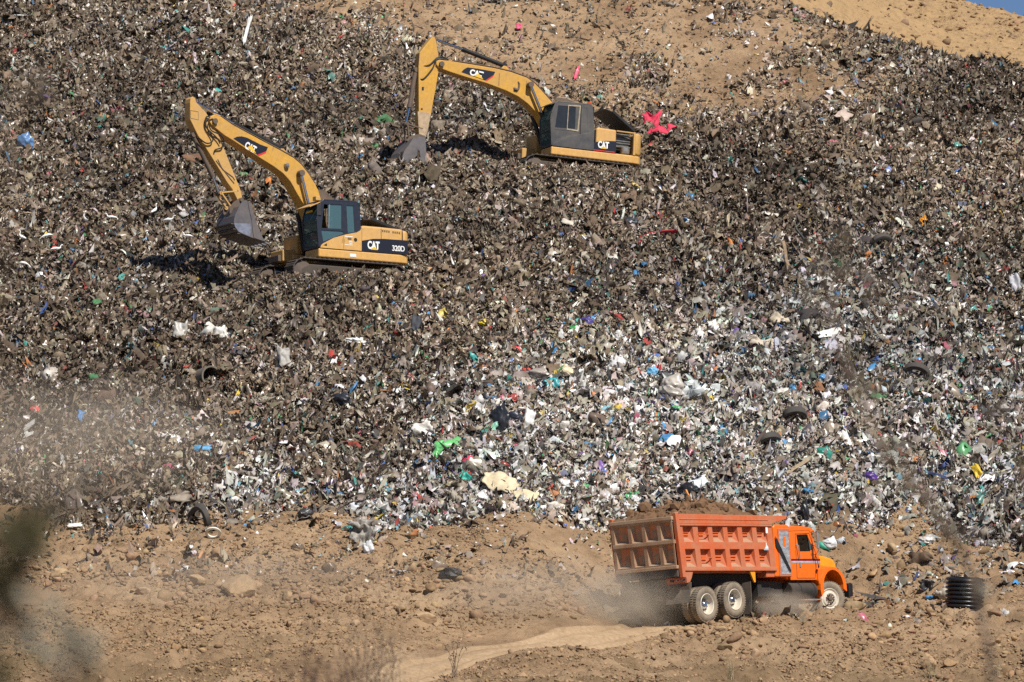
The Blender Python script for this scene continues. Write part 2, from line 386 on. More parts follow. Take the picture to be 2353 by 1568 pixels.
def near_machine(x, y):
    r = np.zeros(len(x), bool)
    for o in (E1_O, E2_O): r |= np.hypot(x-o[0], y-o[1]+.6) < 3.4
    return r
def patches(n, a, b, size, aspect, crumple, tilt, lift, y0=150, y1=222, downslope=0., grow=0., dome=0., fn=dens, colfn=colours):
    x, y = scatter(n, y0, y1, fn); z, nn = normals(x, y)
    L = np.minimum(size*np.exp(rng.randn(n)*.42)*(1+grow*fresh(x, y)), .75); L = L*np.where(near_machine(x, y), .6, 1.); Wd = L*aspect*np.exp(rng.randn(n)*.3)
    s = np.linspace(-.5, .5, a); t = np.linspace(-.5, .5, b); sg, tg = np.meshgrid(s, t, indexing='ij'); sg = sg.ravel(); tg = tg.ravel(); m = a*b
    N = nn+tilt*rng.randn(n, 3); N[:, 2] = np.abs(N[:, 2])*.8+.05; N /= np.linalg.norm(N, axis=1, keepdims=True)
    d = rng.randn(n, 3); d[:, 1] -= downslope*2.5; d[:, 2] -= downslope*1.0
    T = d-N*(d*N).sum(1, keepdims=True); T /= np.linalg.norm(T, axis=1, keepdims=True)+1e-9; B = np.cross(N, T)
    rx = np.sqrt(1-.9*np.abs(tg)**2*1.6); rt_ = np.sqrt(1-.9*np.abs(sg)**2*1.6) if b > 2 else np.ones(m)
    js = (sg*rx)[None]+rng.randn(n, m)*.055; jt = (tg*rt_)[None]+rng.randn(n, m)*.07
    bend = rng.randn(n, 1)*1.2; tw = rng.randn(n, 1)*1.0
    h = crumple*(rng.randn(n, m)*.5+bend*(sg[None]**2*4-.4)*.45+tw*sg[None]*tg[None]*2)
    h = h+dome*rng.rand(n, 1)*2*((1-4*sg**2)*(1-4*tg**2)-.35)[None]
    P = np.stack([x, y, z+lift*rng.rand(n)], -1)[:, None, :]+T[:, None]*(js*L[:, None])[..., None]+B[:, None]*(jt*Wd[:, None])[..., None]+N[:, None]*(h*Wd[:, None])[..., None]
    g = np.arange(m).reshape(a, b); fq = np.stack([g[:-1, :-1], g[:-1, 1:], g[1:, 1:], g[1:, :-1]], -1).reshape(-1, 4)
    Fc = (np.arange(n)[:, None, None]*m+fq[None]).reshape(-1, 4)
    c = colfn(x, y); cv = np.repeat(c, m, 0)
    mi = np.repeat((rng.rand(n) < .45).astype(int), len(fq))
    return P.reshape(-1, 3), Fc, cv, mi
def merge(ps):
    off = 0; V, Fc, Cc, Mi = [], [], [], []
    for p in ps:
        V.append(p[0]); Fc.append(p[1]+off); Cc.append(p[2]); Mi.append(p[3]); off += len(p[0])
    return np.concatenate(V), np.concatenate(Fc), np.concatenate(Cc), np.concatenate(Mi)
M_MATTE = m_vcol("dirty_cloth_and_paper", .85, .25); M_PLASTIC = m_vcol("dirty_plastic_film", .33, .6)
V, Fc, Cc, Mi = merge([
    patches(270000, 3, 3, .098, .56, .32, .48, .08, dome=.3),
    patches(140000, 5, 4, .15, .55, .26, .45, .11, grow=.22, dome=.42),
    patches(14000, 9, 7, .29, .58, .22, .42, .12, grow=.35, dome=.4),
    patches(16000, 9, 4, .52, .26, .5, .4, .14, downslope=.8, dome=.4),
    patches(120000, 5, 2, .30, .11, 1.6, .5, .16, downslope=.6),
    patches(44000, 8, 2, .60, .075, 3.2, .5, .2, downslope=.9),
    patches(9000, 4, 3, .13, .8, .4, .5, .06, dome=.3, fn=lambda x, y: np.where(dens(x, y) < .6, dens(x, y), .02))])
waste = new_mesh("rubbish", V, Fc, [M_MATTE, M_PLASTIC], None, True, {"tint": Cc}, Mi)
waste["kind"] = "stuff"

# ------------------------------------------------------------------ stones and clods
def ico(sub):
    b = bmesh.new(); bmesh.ops.create_icosphere(b, subdivisions=sub, radius=1); v = np.array([q.co[:] for q in b.verts]); f = np.array([[q.index for q in p.verts] for p in b.faces]); b.free(); return v, f
def stones(n, sub, size, fn, y0, y1, sink=.3, spread=.5):
    x, y = scatter(n, y0, y1, fn); z, nn = normals(x, y); v, f = ico(sub); m = len(v)
    r = np.clip(size*np.exp(rng.randn(n)*spread), .015, .5)
    sc = 1+rng.randn(n, 1, 3)*.28; P = v[None]*sc.clip(.45, 1.7)*(1+rng.randn(n, m, 1)*.1)*1.15
    for k in range(8):
        q = rng.randn(n, 3); q /= np.linalg.norm(q, axis=1, keepdims=True); hq = rng.uniform(.35, .75, (n, 1)); dt = np.maximum((P*q[:, None]).sum(-1)-hq, 0)
        P = P-dt[..., None]*q[:, None]
    P = P*r[:, None, None]; a = rng.rand(n)*6.28; ca, sa = np.cos(a)[:, None], np.sin(a)[:, None]
    P = np.stack([P[..., 0]*ca-P[..., 1]*sa, P[..., 0]*sa+P[..., 1]*ca, P[..., 2]*.75], -1)+np.stack([x, y, z+r*(.5-sink)], -1)[:, None]
    c = np.array([(.32, .215, .128)])*np.exp(rng.randn(n, 1)*.14)*(1+rng.randn(n, 3)*.03); k = rng.rand(n) < .10; c[k] = np.array([(.35, .23, .125)])*np.exp(rng.randn(k.sum(), 1)*.12)
    return P.reshape(-1, 3), (np.arange(n)[:, None, None]*m+f[None]).reshape(-1, 3), np.repeat(c, m, 0), np.zeros(n*len(f), int)
def soil_w(x, y):
    d = dens(x, y); k = (d < .35)*sstep(.7, 1.9, road_dist(x, y))
    return k*np.clip(.5+1.4*fbm(x, y, 2.2, 4, 140), .06, 1)
belt_y = gp(700, 1375).y
def belt(x, y): return soil_w(x, y)*np.where(x < 7, np.exp(-((y-belt_y+.12*x)/1.7)**2), .45*sstep(9, 12, x))
M_STONE = m_vcol("dry_clod", .95, .15)
V, Fc, Cc, Mi = merge([stones(70000, 1, .036, soil_w, 133, 162, .5, .45), stones(3200, 2, .065, soil_w, 133, 162, .6, .4), stones(5000, 1, .09, lambda x, y: (y-np.interp(x, cr_x, cr_y) > 3)*(x > 5)*1., 212, 250, .5, .5), stones(1100, 2, .10, belt, 140, 160, spread=.4), stones(3500, 1, .04, lambda x, y: soil_top(x, y)*.8, 195, 222)])
gravel = new_mesh("gravel", V, Fc, [M_STONE], None, False, {"tint": Cc}); gravel["kind"] = "stuff"

# ------------------------------------------------------------------ builders for made things
class MB:
    def __init__(s): s.v = []; s.f = []
    def add(s, v, f):
        o = len(s.v); s.v += [tuple(p) for p in v]; s.f += [tuple(i+o for i in q) for q in f]; return s
    def box(s, x0, x1, y0, y1, z0, z1):
        v = [(x, y, z) for x in (x0, x1) for y in (y0, y1) for z in (z0, z1)]
        return s.add(v, [(0, 1, 3, 2), (4, 6, 7, 5), (0, 4, 5, 1), (2, 3, 7, 6), (0, 2, 6, 4), (1, 5, 7, 3)])
    def prism(s, poly, ax, a, b):          # a flat outline in the two other axes, given thickness a..b along ax
        def m(p, t): q = list(p); q.insert(ax, t); return q
        n = len(poly); v = [m(p, a) for p in poly]+[m(p, b) for p in poly]
        f = [tuple(range(n))[::-1], tuple(range(n, 2*n))]+[(i, (i+1) % n, (i+1) % n+n, i+n) for i in range(n)]
        return s.add(v, f)
    def hexa(s, q0, q1):                   # two matching quads joined
        return s.add(list(q0)+list(q1), [(3, 2, 1, 0), (4, 5, 6, 7), (0, 1, 5, 4), (1, 2, 6, 5), (2, 3, 7, 6), (3, 0, 4, 7)])
    def bar(s, p, q, w, h, up=(0, 0, 1)):
        p, q = Vector(p), Vector(q); d = (q-p).normalized(); sd_ = d.cross(Vector(up))
        sd_ = sd_.normalized() if sd_.length > 1e-4 else Vector((0, 1, 0)); u = sd_.cross(d)
        k = [(-1, -1), (1, -1), (1, 1), (-1, 1)]
        return s.hexa([p+sd_*a*w/2+u*b*h/2 for a, b in k], [q+sd_*a*w/2+u*b*h/2 for a, b in k])
    def tube(s, pts, r, n=8, caps=True):
        pts = [Vector(p) for p in pts]; rs = r if hasattr(r, '__len__') else [r]*len(pts); v = []; f = []; pu = None
        for i, p in enumerate(pts):
            d = (pts[min(i+1, len(pts)-1)]-pts[max(i-1, 0)]).normalized()
            if pu is None: pu = d.orthogonal().normalized()
            u = (pu-d*pu.dot(d)); u = u.normalized() if u.length > 1e-5 else d.orthogonal().normalized(); pu = u; w = d.cross(u)
            v += [p+(u*math.cos(a)+w*math.sin(a))*rs[i] for a in (2*math.pi*k/n for k in range(n))]
        for i in range(len(pts)-1): f += [(i*n+k, i*n+(k+1) % n, (i+1)*n+(k+1) % n, (i+1)*n+k) for k in range(n)]
        if caps: f += [tuple(range(n))[::-1], tuple(range((len(pts)-1)*n, len(pts)*n))]
        return s.add(v, f)
    def cyl(s, p, q, r, n=16): return s.tube([p, q], r, n)
    def lathe(s, prof, o=(0, 0, 0), ax=(0, 1, 0), n=28, close=False):   # prof: (radius, distance along ax)
        o, ax = Vector(o), Vector(ax).normalized(); u = ax.orthogonal().normalized(); w = ax.cross(u); v = []; f = []; m = len(prof)
        for k in range(n):
            a = 2*math.pi*k/n; d = u*math.cos(a)+w*math.sin(a); v += [o+d*r+ax*t for r, t in prof]
        for k in range(n):
            k2 = (k+1) % n
            for i in range(m if close else m-1):
                j = (i+1) % m; f.append((k*m+i, k*m+j, k2*m+j, k2*m+i))
        return s.add(v, f)
    def plate(s, outer, holes, ax, a, b):  # an outline with openings, given thickness
        bm = bmesh.new(); ed = []
        for loop in [outer]+list(holes):
            vs = [bm.verts.new((p[0], p[1], 0)) for p in loop]; ed += [bm.edges.new((vs[i], vs[(i+1) % len(vs)])) for i in range(len(vs))]
        bmesh.ops.triangle_fill(bm, use_beauty=True, use_dissolve=False, edges=ed)
        bm.verts.index_update(); pts = [(v.co.x, v.co.y) for v in bm.verts]; tri = [tuple(v.index for v in f.verts) for f in bm.faces]; bm.free()
        def m(p, t): q = list(p); q.insert(ax, t); return q
        n = len(pts); v = [m(p, a) for p in pts]+[m(p, b) for p in pts]; f = tri+[tuple(i+n for i in t[::-1]) for t in tri]; k = 0
        for loop in [outer]+list(holes):
            L = len(loop); f += [(k+i, k+(i+1) % L, k+(i+1) % L+n, k+i+n) for i in range(L)]; k += L
        return s.add(v, f)
    def build(s, name, mat, parent=None, bevel=0., seg=2, smooth=False, label=None, cat=None, group=None, angle=35):
        me = bpy.data.meshes.new(name); me.from_pydata([tuple(p) for p in s.v], [], s.f)
        bm = bmesh.new(); bm.from_mesh(me); bmesh.ops.recalc_face_normals(bm, faces=bm.faces); bm.to_mesh(me); bm.free()
        for m in (mat if isinstance(mat, (list, tuple)) else [mat]): me.materials.append(m)
        if smooth:
            me.shade_smooth(); me.set_sharp_from_angle(angle=R_(angle))
        o = bpy.data.objects.new(name, me); COL.objects.link(o); o.parent = parent
        if bevel:
            b = o.modifiers.new("edge", 'BEVEL'); b.width = bevel; b.segments = seg; b.limit_method = 'ANGLE'; b.angle_limit = R_(38); b.harden_normals = False
        return tag(o, label, cat, group)
def tag(o, label=None, cat=None, group=None, kind=None):
    if label: o["label"] = label
    if cat: o["category"] = cat
    if group: o["group"] = group
    if kind: o["kind"] = kind
    return o
def root(name, o, r, label, cat, group=None):
    e = bpy.data.objects.new(name, None); COL.objects.link(e); e.empty_display_size = .3
    e.matrix_world = Matrix.Translation(Vector(o)) @ rotm(*r); return tag(e, label, cat, group)
def lettering(txt, w, h, name, mat, parent, p, ux, uz, bold=.03, depth=.004):
    cu = bpy.data.curves.new("letters", 'FONT'); cu.body = txt; cu.size = 1; cu.offset = bold; cu.space_character = .92
    ob = bpy.data.objects.new("letters", cu); COL.objects.link(ob); dg = bpy.context.evaluated_depsgraph_get()
    me = bpy.data.meshes.new_from_object(ob.evaluated_get(dg)); bpy.data.objects.remove(ob)
    n = len(me.vertices); co = np.zeros(n*3, np.float32); me.vertices.foreach_get("co", co); co = co.reshape(-1, 3)
    mn, mx = co.min(0), co.max(0); ux, uz = np.array(ux, float), np.array(uz, float); ux = ux/np.linalg.norm(ux); uz = uz/np.linalg.norm(uz)
    nn = np.cross(ux, uz); q = (co-mn)/(mx-mn+1e-9)
    out = np.array(p)+ux*(q[:, :1]*w)+uz*(q[:, 1:2]*h)+nn*depth
    me.vertices.foreach_set("co", out.astype(np.float32).ravel()); me.update(); me.materials.clear(); me.materials.append(mat)
    o = bpy.data.objects.new(name, me); COL.objects.link(o); o.parent = parent; return o

YEL = (.62, .335, .045)
M_YEL = paint("machine_yellow", YEL, .42, .35, up=.3, chips=(.33, .2, .07))
M_YELD = paint("machine_yellow_dusty", (.58, .33, .08), .5, .55, up=.35, dustcol=(.42, .28, .15))
M_YELB = paint("body_yellow", (.66, .37, .10), .45, .65, up=.35, chips=(.40, .25, .12), dustcol=(.50, .31, .14))
M_BLACK = plain("black_rubber", (.014, .014, .015), .5)
M_NAVY = plain("dark_decal", (.012, .014, .024), .4, var=.15)
M_CAB = plain("cab_charcoal", (.022, .026, .04), .38, var=.2)
M_CABD = paint("cab_dusty_grey", (.045, .047, .055), .55, .35, up=.6, dustcol=(.22, .19, .15))
M_WHITE = plain("white_letter", (.8, .8, .78), .5, var=.08)
M_YLET = plain("yellow_mark", (.75, .45, .04), .5, var=.08)
M_RED = plain("red_band", (.62, .03, .03), .5, var=.15)
M_CHROME = plain("polished_rod", (.55, .57, .62), .12, 1., var=.05)
M_STEEL = paint("worn_steel", (.17, .16, .17), .42, .5, metal=.55, dustcol=(.2, .16, .13))
M_RUST = paint("earthy_steel", (.11, .085, .07), .6, .6, metal=.2, dustcol=(.2, .14, .1))
M_TRACK = paint("muddy_track", (.05, .042, .035), .7, .6, dustcol=(.13, .1, .075))
M_GLASS = glassy("cab_glass", (.30, .55, .55)); M_DGLASS = plain("dusty_dark_glass", (.020, .023, .029), .3, var=.3, scale=3)
M_SGLASS = glassy("smoked_glass", (.10, .11, .12), .06)
M_GREY = plain("dark_steel", (.045, .045, .05), .5, .3)
M_DARK = plain("dark_interior", (.012, .012, .012), .8)
M_BEIGE = plain("beige_seal", (.36, .30, .21), .7)
M_LAMP = plain("lamp_housing", (.42, .40, .38), .3, .6)
M_LID = paint("brown_lid", (.085, .06, .045), .6, .4)

def track(par, y0, y1, xa, xb, zt, seedv):
    b = MB(); r = zt/2-.03; n = 52; per = 2*(xb-xa-2*r)+2*math.pi*r; L = xb-xa-2*r
    def at(t):
        t %= per
        if t < L: return (xa+r+t, zt-.03, 0.)
        t -= L
        if t < math.pi*r: a = t/r; return (xb-r+r*math.sin(a), r+.03*0+r*math.cos(a)+.0, a)
        t -= math.pi*r
        if t < L: return (xb-r-t, 0.0, math.pi)
        t -= L; a = t/r; return (xa+r-r*math.sin(a), r-r*math.cos(a), math.pi+a)
    for k in range(n):
        x, z, a = at(k*per/n); d = per/n*.47; ca, sa = math.cos(a), math.sin(a)
        def w(p, h): return (x+p*ca+h*sa, z-p*sa+h*ca)
        b.prism([w(-d, -.02), w(d, -.02), w(d, .015), w(d*.2, .015), w(d*.1, .05), w(-d*.15, .05), w(-d*.25, .015), w(-d, .015)], 1, y0, y1)
    t = b.build("track", M_TRACK, par)
    f = MB().prism([(xa+.5, .14), (xb-.5, .14), (xb-.35, .3), (xb-.35, .5), (xb-.7, .66), (xa+.7, .66), (xa+.35, .5), (xa+.35, .3)], 1, y0+.12, y1-.08)
    f.build("track_frame", M_TRACK, t, .03)
    for nm, xx in (("idler", xb-r), ("sprocket", xa+r)):
        MB().lathe([(.05, 0), (r-.08, .02), (r-.03, .08), (r-.03, y1-y0-.26), (r-.08, y1-y0-.2), (.05, y1-y0-.18)], (xx, y0+.1, r), (0, 1, 0), 20).build(nm, M_RUST, t, smooth=True)
def cylinder(par, p, q, r, rod_end, rr, y, nm="hydraulic_cylinder", mat=None):
    P = lambda a: (a[0], y, a[1])
    c = MB().cyl(P(p), P(q), r); d = (Vector(P(q))-Vector(P(p))).normalized()
    c.cyl(Vector(P(q))-d*.12, Vector(P(q))+d*.02, r*1.18); c.cyl((p[0], y-.1, p[1]), (p[0], y+.1, p[1]), r*1.1)
    o = c.build(nm, mat or M_BLACK, par, smooth=True)
    k = MB().cyl(P(q), P(rod_end), rr, 12); k.build("rod", M_CHROME, o, smooth=True)
    MB().cyl((rod_end[0], y-.11, rod_end[1]), (rod_end[0], y+.11, rod_end[1]), rr*2.0).build("rod_end", M_RUST, o, smooth=True)
    return o
def hose(par, pts, r=.025, mat=None):
    return MB().tube([tuple(p) for p in spline([Vector(p) for p in pts], 6)], r, 6).build("hose", mat or M_BLACK, par, smooth=True)

def badge(par, poly, red, letters, p0, wh, tri, yface, ux=(-1, 0, 0), uz=(0, 0, 1)):
    s = 1; e = .004
    d = MB().prism(poly, 1, yface+.001, yface+e).build("badge", M_NAVY, par)
    if red: MB().prism(red, 1, yface+.002, yface+e+.001).build("red_edge", M_RED, d)
    lettering(letters, wh[0], wh[1], "lettering", M_WHITE, d, (p0[0], yface+e, p0[1]), ux, uz, .045)
    if tri: MB().prism(tri, 1, yface+e+.003, yface+e+.008).build("triangle_mark", M_YLET, d)
    return d

def excavator(sp):
    E = root("excavator", sp['o'], sp['r'], sp['label'], "excavator", "yellow crawler excavators working the waste slope")
    open_bay = sp['kind'] == 2
    body = M_YELB
    # undercarriage
    for y in (.9, -1.5): track(E, y, y+.6, -2.3, 2.36, .9, 1)
    MB().box(-1.1, 1.1, -.9, .9, .35, .72).cyl((0, 0, .7), (0, 0, .95), .62, 28).build("undercarriage_frame", M_RUST, E, .03)
    # deck
    plan = [(1.25, 1.37), (-2.1, 1.37), (-2.42, 1.30), (-2.56, 1.12), (-2.66, .6), (-2.7, 0), (-2.66, -.6), (-2.56, -1.12), (-2.42, -1.3), (-2.1, -1.37), (1.25, -1.37), (1.25, -.42), (.42, -.36), (.42, .36), (1.25, .40)]
    MB().prism(plan, 2, .95, 1.265).build("deck", body, E, .05, 3)
    MB().box(.42, 1.62, -1.36, -.5, 1.0, 1.42).build("tool_box", M_YELD, E, .04)
    MB().box(1.63, 1.75, -1.3, -.6, 1.0, 1.22).build("step", M_RUST, E, .01)
    # engine bay and counterweight
    rear = [(-2.21, 1.37), (-2.42, 1.32), (-2.55, 1.15), (-2.66, .6), (-2.7, 0), (-2.66, -.6), (-2.55, -1.15), (-2.42, -1.32), (-2.21, -1.37)]
    cwb = MB().prism(rear, 2, 1.27, 2.14).build("counterweight", body if not open_bay else M_YELD, E, .11, 4, True)
    if not open_bay:
        MB().prism([(-.5, 1.27), (-.5, 2.15), (-.6, 2.19), (-1.29, 2.19), (-2.2, 2.17), (-2.2, 1.27)], 1, -1.36, 1.37).build("engine_cover", body, E, .07, 3)
        for x, z0, z1 in ((-.495, 1.27, 2.1), (-1.31, 1.27, 2.13), (-2.2, 1.27, 2.1)): MB().box(x-.009, x+.009, 1.36, 1.379, z0, z1).build("door_gap", M_DARK, E)
        for k in range(9):
            if k != 4: MB().box(-1.36-k*.085, -1.40-k*.085, 1.30, 1.378, 2.02-.004*k, 2.09-.004*k).build("air_slot", M_DARK, E)
        badge(E, [(.05, 1.275), (-.2, 1.52), (-.4, 1.61), (-.57, 1.655), (-.97, 1.74), (-1.41, 1.77), (-2.05, 1.78), (-2.42, 1.78), (-2.42, 1.275)], None, "CAT", (-.74, 1.37), (.50, .29), [(-.86, 1.352), (-1.16, 1.352), (-1.01, 1.475)], 1.376)
        lettering("320D", .52, .20, "lettering", M_WHITE, E, (-1.76, 1.382, 1.37), (-1, 0, 0), (0, 0, 1), .02)
        MB().box(-.02, -.27, 1.37, 1.382, 1.04, 1.15).build("sticker", M_WHITE, E)
        lid_h, lid_a, lid_l = (-2.45, 2.22), R_(16), 1.15
    else:
        MB().prism([(-.58, 1.27), (-.58, 2.14), (-.68, 2.18), (-1.42, 2.16), (-1.42, 1.27)], 1, .3, 1.37).build("engine_cover", body, E, .06, 3)
        MB().box(-2.2, -.58, -1.36, .28, 1.27, 2.1).build("engine_block", M_GREY, E, .04)
        MB().box(-2.21, -1.43, .285, .33, 1.28, 2.02).build("bay_back", M_DARK, E)
        MB().bar((-1.43, 1.32, 2.13), (-2.22, 1.32, 2.12), .09, .05).bar((-2.19, 1.33, 1.27), (-2.19, 1.33, 2.1), .08, .09, (1, 0, 0)).build("bay_frame", M_YELD, E, .01)
        MB().lathe([(0, 0), (.17, 0), (.18, .02), (.18, .22), (.0, .22)], (-1.93, 1.08, 1.33), (0, 0, 1), 20).build("filter_drum", M_LAMP, E, smooth=True)
        c = MB()
        for k in range(5): c.box(-2.1, -1.5, .75, 1.15, 1.7+k*.085, 1.74+k*.085)
        c.box(-2.06, -1.52, .8, 1.1, 1.62, 2.06); c.tube([(-1.45, 1.2, 2.02), (-1.7, 1.22, 2.0), (-2.0, 1.2, 1.92), (-2.15, 1.15, 1.9)], .03, 8); c.box(-2.1, -1.45, .7, 1.18, 1.56, 1.6)
        c.build("radiator", plain("dusty_aluminium", (.2, .19, .17), .5, .5), E)
        badge(E, [(.02, 1.30), (-.12, 1.43), (-.32, 1.54), (-.58, 1.61), (-.58, 1.285)], None, "CAT", (-.66, 1.40), (.46, .27), [(-.77, 1.385), (-1.02, 1.385), (-.90, 1.49)], 1.377)
        MB().prism([(-.585, 1.615), (-1.0, 1.70), (-1.42, 1.73), (-1.42, 1.285), (-.585, 1.285)], 1, 1.371, 1.379).build("dark_panel", M_NAVY, E)
        MB().box(.03, -1.36, 1.372, 1.386, 1.285, 1.315).build("red_edge", M_RED, E)
        lid_h, lid_a, lid_l = (-2.5, 2.30), R_(35), 1.18
    # raised engine lid, hinged at its rear edge
    ca, sa = math.cos(lid_a), math.sin(lid_a)
    def lp(s, h): return (lid_h[0]+s*ca-h*sa, lid_h[1]+s*sa+h*ca)
    lid = MB().prism([lp(0, 0), lp(lid_l, 0), lp(lid_l+.28, -.09), lp(lid_l+.28, -.06), lp(lid_l, .04), lp(0, .04)], 1, -.75, .6).build("engine_lid", M_GREY, E, .005)
    c = MB()
    for k in range(15):
        a = lp(.05+k*.07, .045); b_ = lp(.05+k*.07, .09); a2 = lp(.085+k*.07, .045); b2 = lp(.085+k*.07, .09); c.prism([a, b_, b2, a2], 1, .40, .6)
    c.bar((lp(0, .06)[0], .615, lp(0, .06)[1]), (lp(lid_l, .06)[0], .615, lp(lid_l, .06)[1]), .03, .09).build("lid_grille", M_BLACK, lid)
    MB().cyl((-1.25, .3, 2.2), (lp(.8, 0)[0], .3, lp(.8, 0)[1]), .012, 6).build("lid_stay", M_RUST, lid)
    # raised cover on the far side, behind the boom
    if not open_bay: k = [(.30, 3.58), (.05, 3.72), (-.30, 3.74), (-.72, 3.40), (-.7, 3.36), (.03, 3.36)]
    else: k = [(.26, 3.50), (0., 3.58), (-.3, 3.57), (-.62, 3.46), (-.6, 3.40), (.1, 3.42)]
    cv = MB().prism(k, 1, -.85, -.82).build("side_cover", M_LID, E)
    MB().bar((-.4, -.9, 2.1), (-.4, -.86, 3.4), .06, .06, (1, 0, 0)).bar((-.1, -.9, 2.1), (-.1, -.86, 3.4), .05, .05, (1, 0, 0)).build("cover_stay", M_LID, cv)
    MB().prism([(1.1, 1.27), (1.1, 1.95), (.4, 2.1), (-.58, 2.1), (-.58, 1.27)], 1, -1.36, -.42).build("right_body", M_YELD, E, .06)
    # cab
    cm = M_CAB if not open_bay else M_CABD
    out = [(1.22, 1.275), (1.31, 2.3), (1.27, 2.5), (1.13, 2.93), (1.05, 3.01), (-.28, 3.04), (-.40, 2.96), (-.48, 2.2), (-.49, 1.275)]
    w1 = [(1.03, 2.83), (.31, 2.86), (.31, 2.01), (1.13, 1.98)]; w2 = [(.11, 2.85), (-.17, 2.86), (-.23, 1.93), (.06, 1.89)]; w3 = [(1.15, 1.90), (.26, 1.92), (.25, 1.85), (.68, 1.68), (1.07, 1.52)]
    cab = MB().plate(out, [w1, w2, w3], 1, 1.325, 1.365).build("cab", cm, E, .008)
    w1r = [(1.05, 2.83), (.1, 2.86), (.1, 1.95), (1.13, 1.95)]
    MB().plate(out, [w1r], 1, .375, .41).build("far_wall", cm, cab, .008)
    MB().prism([(1.13, 2.94), (1.05, 3.015), (-.28, 3.045), (-.41, 2.96), (-.41, 2.92), (-.26, 2.99), (1.02, 2.96)], 1, .37, 1.37).build("cab_roof", cm, cab, .02)
    MB().box(-.475, -.44, .41, 1.325, 1.28, 2.95).box(-.44, 1.2, .41, 1.325, 1.28, 1.32).build("cab_back", M_DARK, cab)
    fr = [(1.25, 1.30), (1.335, 2.3), (1.29, 2.52), (1.15, 2.93)]
    m = MB()
    for y in (.39, 1.345):
        for a, b_ in zip(fr[:-1], fr[1:]): m.bar((a[0]-.02, y, a[1]), (b_[0]-.02, y, b_[1]), .07, .07, (0, 1, 0))
    m.bar((1.14, .4, 2.93), (1.14, 1.34, 2.93), .07, .07).bar((1.24, .4, 1.32), (1.24, 1.34, 1.32), .07, .09).bar((1.30, .4, 1.86), (1.30, 1.34, 1.86), .04, .04)
    m.build("front_pillars", cm, cab, .015)
    g = MB(); q = [(x-.01, z) for x, z in fr]
    for a, b_ in zip(q[:-1], q[1:]): g.add([(a[0], .42, a[1]), (a[0], 1.32, a[1]), (b_[0], 1.32, b_[1]), (b_[0], .42, b_[1])], [(0, 1, 2, 3)])
    g.build("windscreen", M_SGLASS, cab)
    gl = M_GLASS if not open_bay else M_DGLASS
    if not open_bay:
        MB().prism([(.86, 2.85), (.30, 2.87), (.30, 1.99), (.86, 1.97)], 1, 1.335, 1.343).build("sliding_pane", gl, cab)
        MB().bar((.84, 1.34, 2.0), (.80, 1.34, 2.84), .03, .03, (0, 1, 0)).build("pane_edge", M_LAMP, cab)
        MB().prism(w2, 1, 1.335, 1.343).build("window_pane", gl, cab); MB().prism(w3, 1, 1.335, 1.343).build("window_pane", gl, cab)
    else:
        MB().prism(w1, 1, 1.345, 1.353).build("window_pane", gl, cab); MB().prism(w2, 1, 1.352, 1.36).build("window_pane", M_CABD, cab); MB().prism(w3, 1, 1.352, 1.36).build("window_pane", M_CABD, cab)
        MB().plate([(.63, 2.90), (.10, 2.93), (.17, 1.93), (.65, 1.95)], [[(.60, 2.86), (.15, 2.88), (.21, 1.98), (.62, 2.0)]], 1, 1.366, 1.378).build("window_seal", M_BEIGE, cab)
        MB().box(.07, .10, 1.366, 1.372, 1.3, 2.95).build("door_gap", M_DARK, cab)
        MB().lathe([(.0, 0), (.09, 0), (.09, .1), (.05, .14), (0, .15)], (-.42, 1.0, 3.04), (0, 0, 1), 12).build("beacon", plain("orange_lens", (.5, .09, .02), .3), cab, smooth=True)
    low = [(1.20, 1.275), (1.17, 1.36), (1.09, 1.43), (.65, 1.66), (.14, 1.82), (-.3, 1.92), (-.44, 2.0), (-.497, 2.1), (-.497, 1.275)]
    lo_ = MB().prism(low, 1, 1.366, 1.388).build("cab_skirt", body if not open_bay else M_CABD, cab, .008)
    if not open_bay:
        MB().box(.245, .255, 1.38, 1.391, 1.30, 1.77).box(.22, .23, 1.38, 1.391, 1.5, 1.66).box(.30, .31, 1.38, 1.391, 1.5, 1.66).build("door_gap", M_DARK, lo_)
        MB().prism([(1.08, 1.37), (.94, 1.345), (.94, 1.45)], 1, 1.38, 1.392).build("vent", M_DARK, lo_)
        for q in ((.2, -.12, 1.735, 1.765), (.02, -.1, 1.49, 1.60), (.2, -.12, 1.445, 1.465)): MB().box(q[0], q[1], 1.38, 1.392, q[2], q[3]).build("sticker", M_WHITE, lo_)
        for k in range(5): MB().box(.08-k*.032, .06-k*.032, 1.385, 1.392, 1.63, 1.71).build("sticker", M_DARK, lo_)
        MB().cyl((-.24, 1.38, 1.655), (-.24, 1.393, 1.655), .07, 14).build("emblem", M_DARK, lo_)
        for q in (0., -.05): MB().box(q, q-.02, 1.385, 1.394, 1.51, 1.58).build("sticker", M_DARK, lo_)
        MB().prism([(1.62, 2.72), (1.15, 2.93), (1.13, 2.90), (1.60, 2.69)], 1, .40, 1.35).build("sun_visor", M_YELD, cab, .01)
        MB().box(1.18, 1.36, 1.12, 1.36, 2.95, 3.1).build("work_lamp", M_YELD, cab, .02)
        MB().box(1.16, 1.34, 1.375, 1.40, 2.42, 2.82).build("mirror", M_GREY, cab, .015)
        MB().box(1.345, 1.35, .65, 1.1, 2.56, 2.64).build("screen_sticker", M_YLET, cab)
    else:
        MB().prism([(1.36, 2.86), (1.12, 2.97), (1.10, 2.94), (1.34, 2.83)], 1, .40, 1.35).build("sun_visor", M_CABD, cab, .01)
    st = MB().box(.15, .65, .62, 1.1, 1.55, 1.72).box(.0, .14, .62, 1.1, 1.6, 2.35).box(.02, .13, .7, 1.02, 2.36, 2.55); st.build("seat", M_DARK, cab, .04)
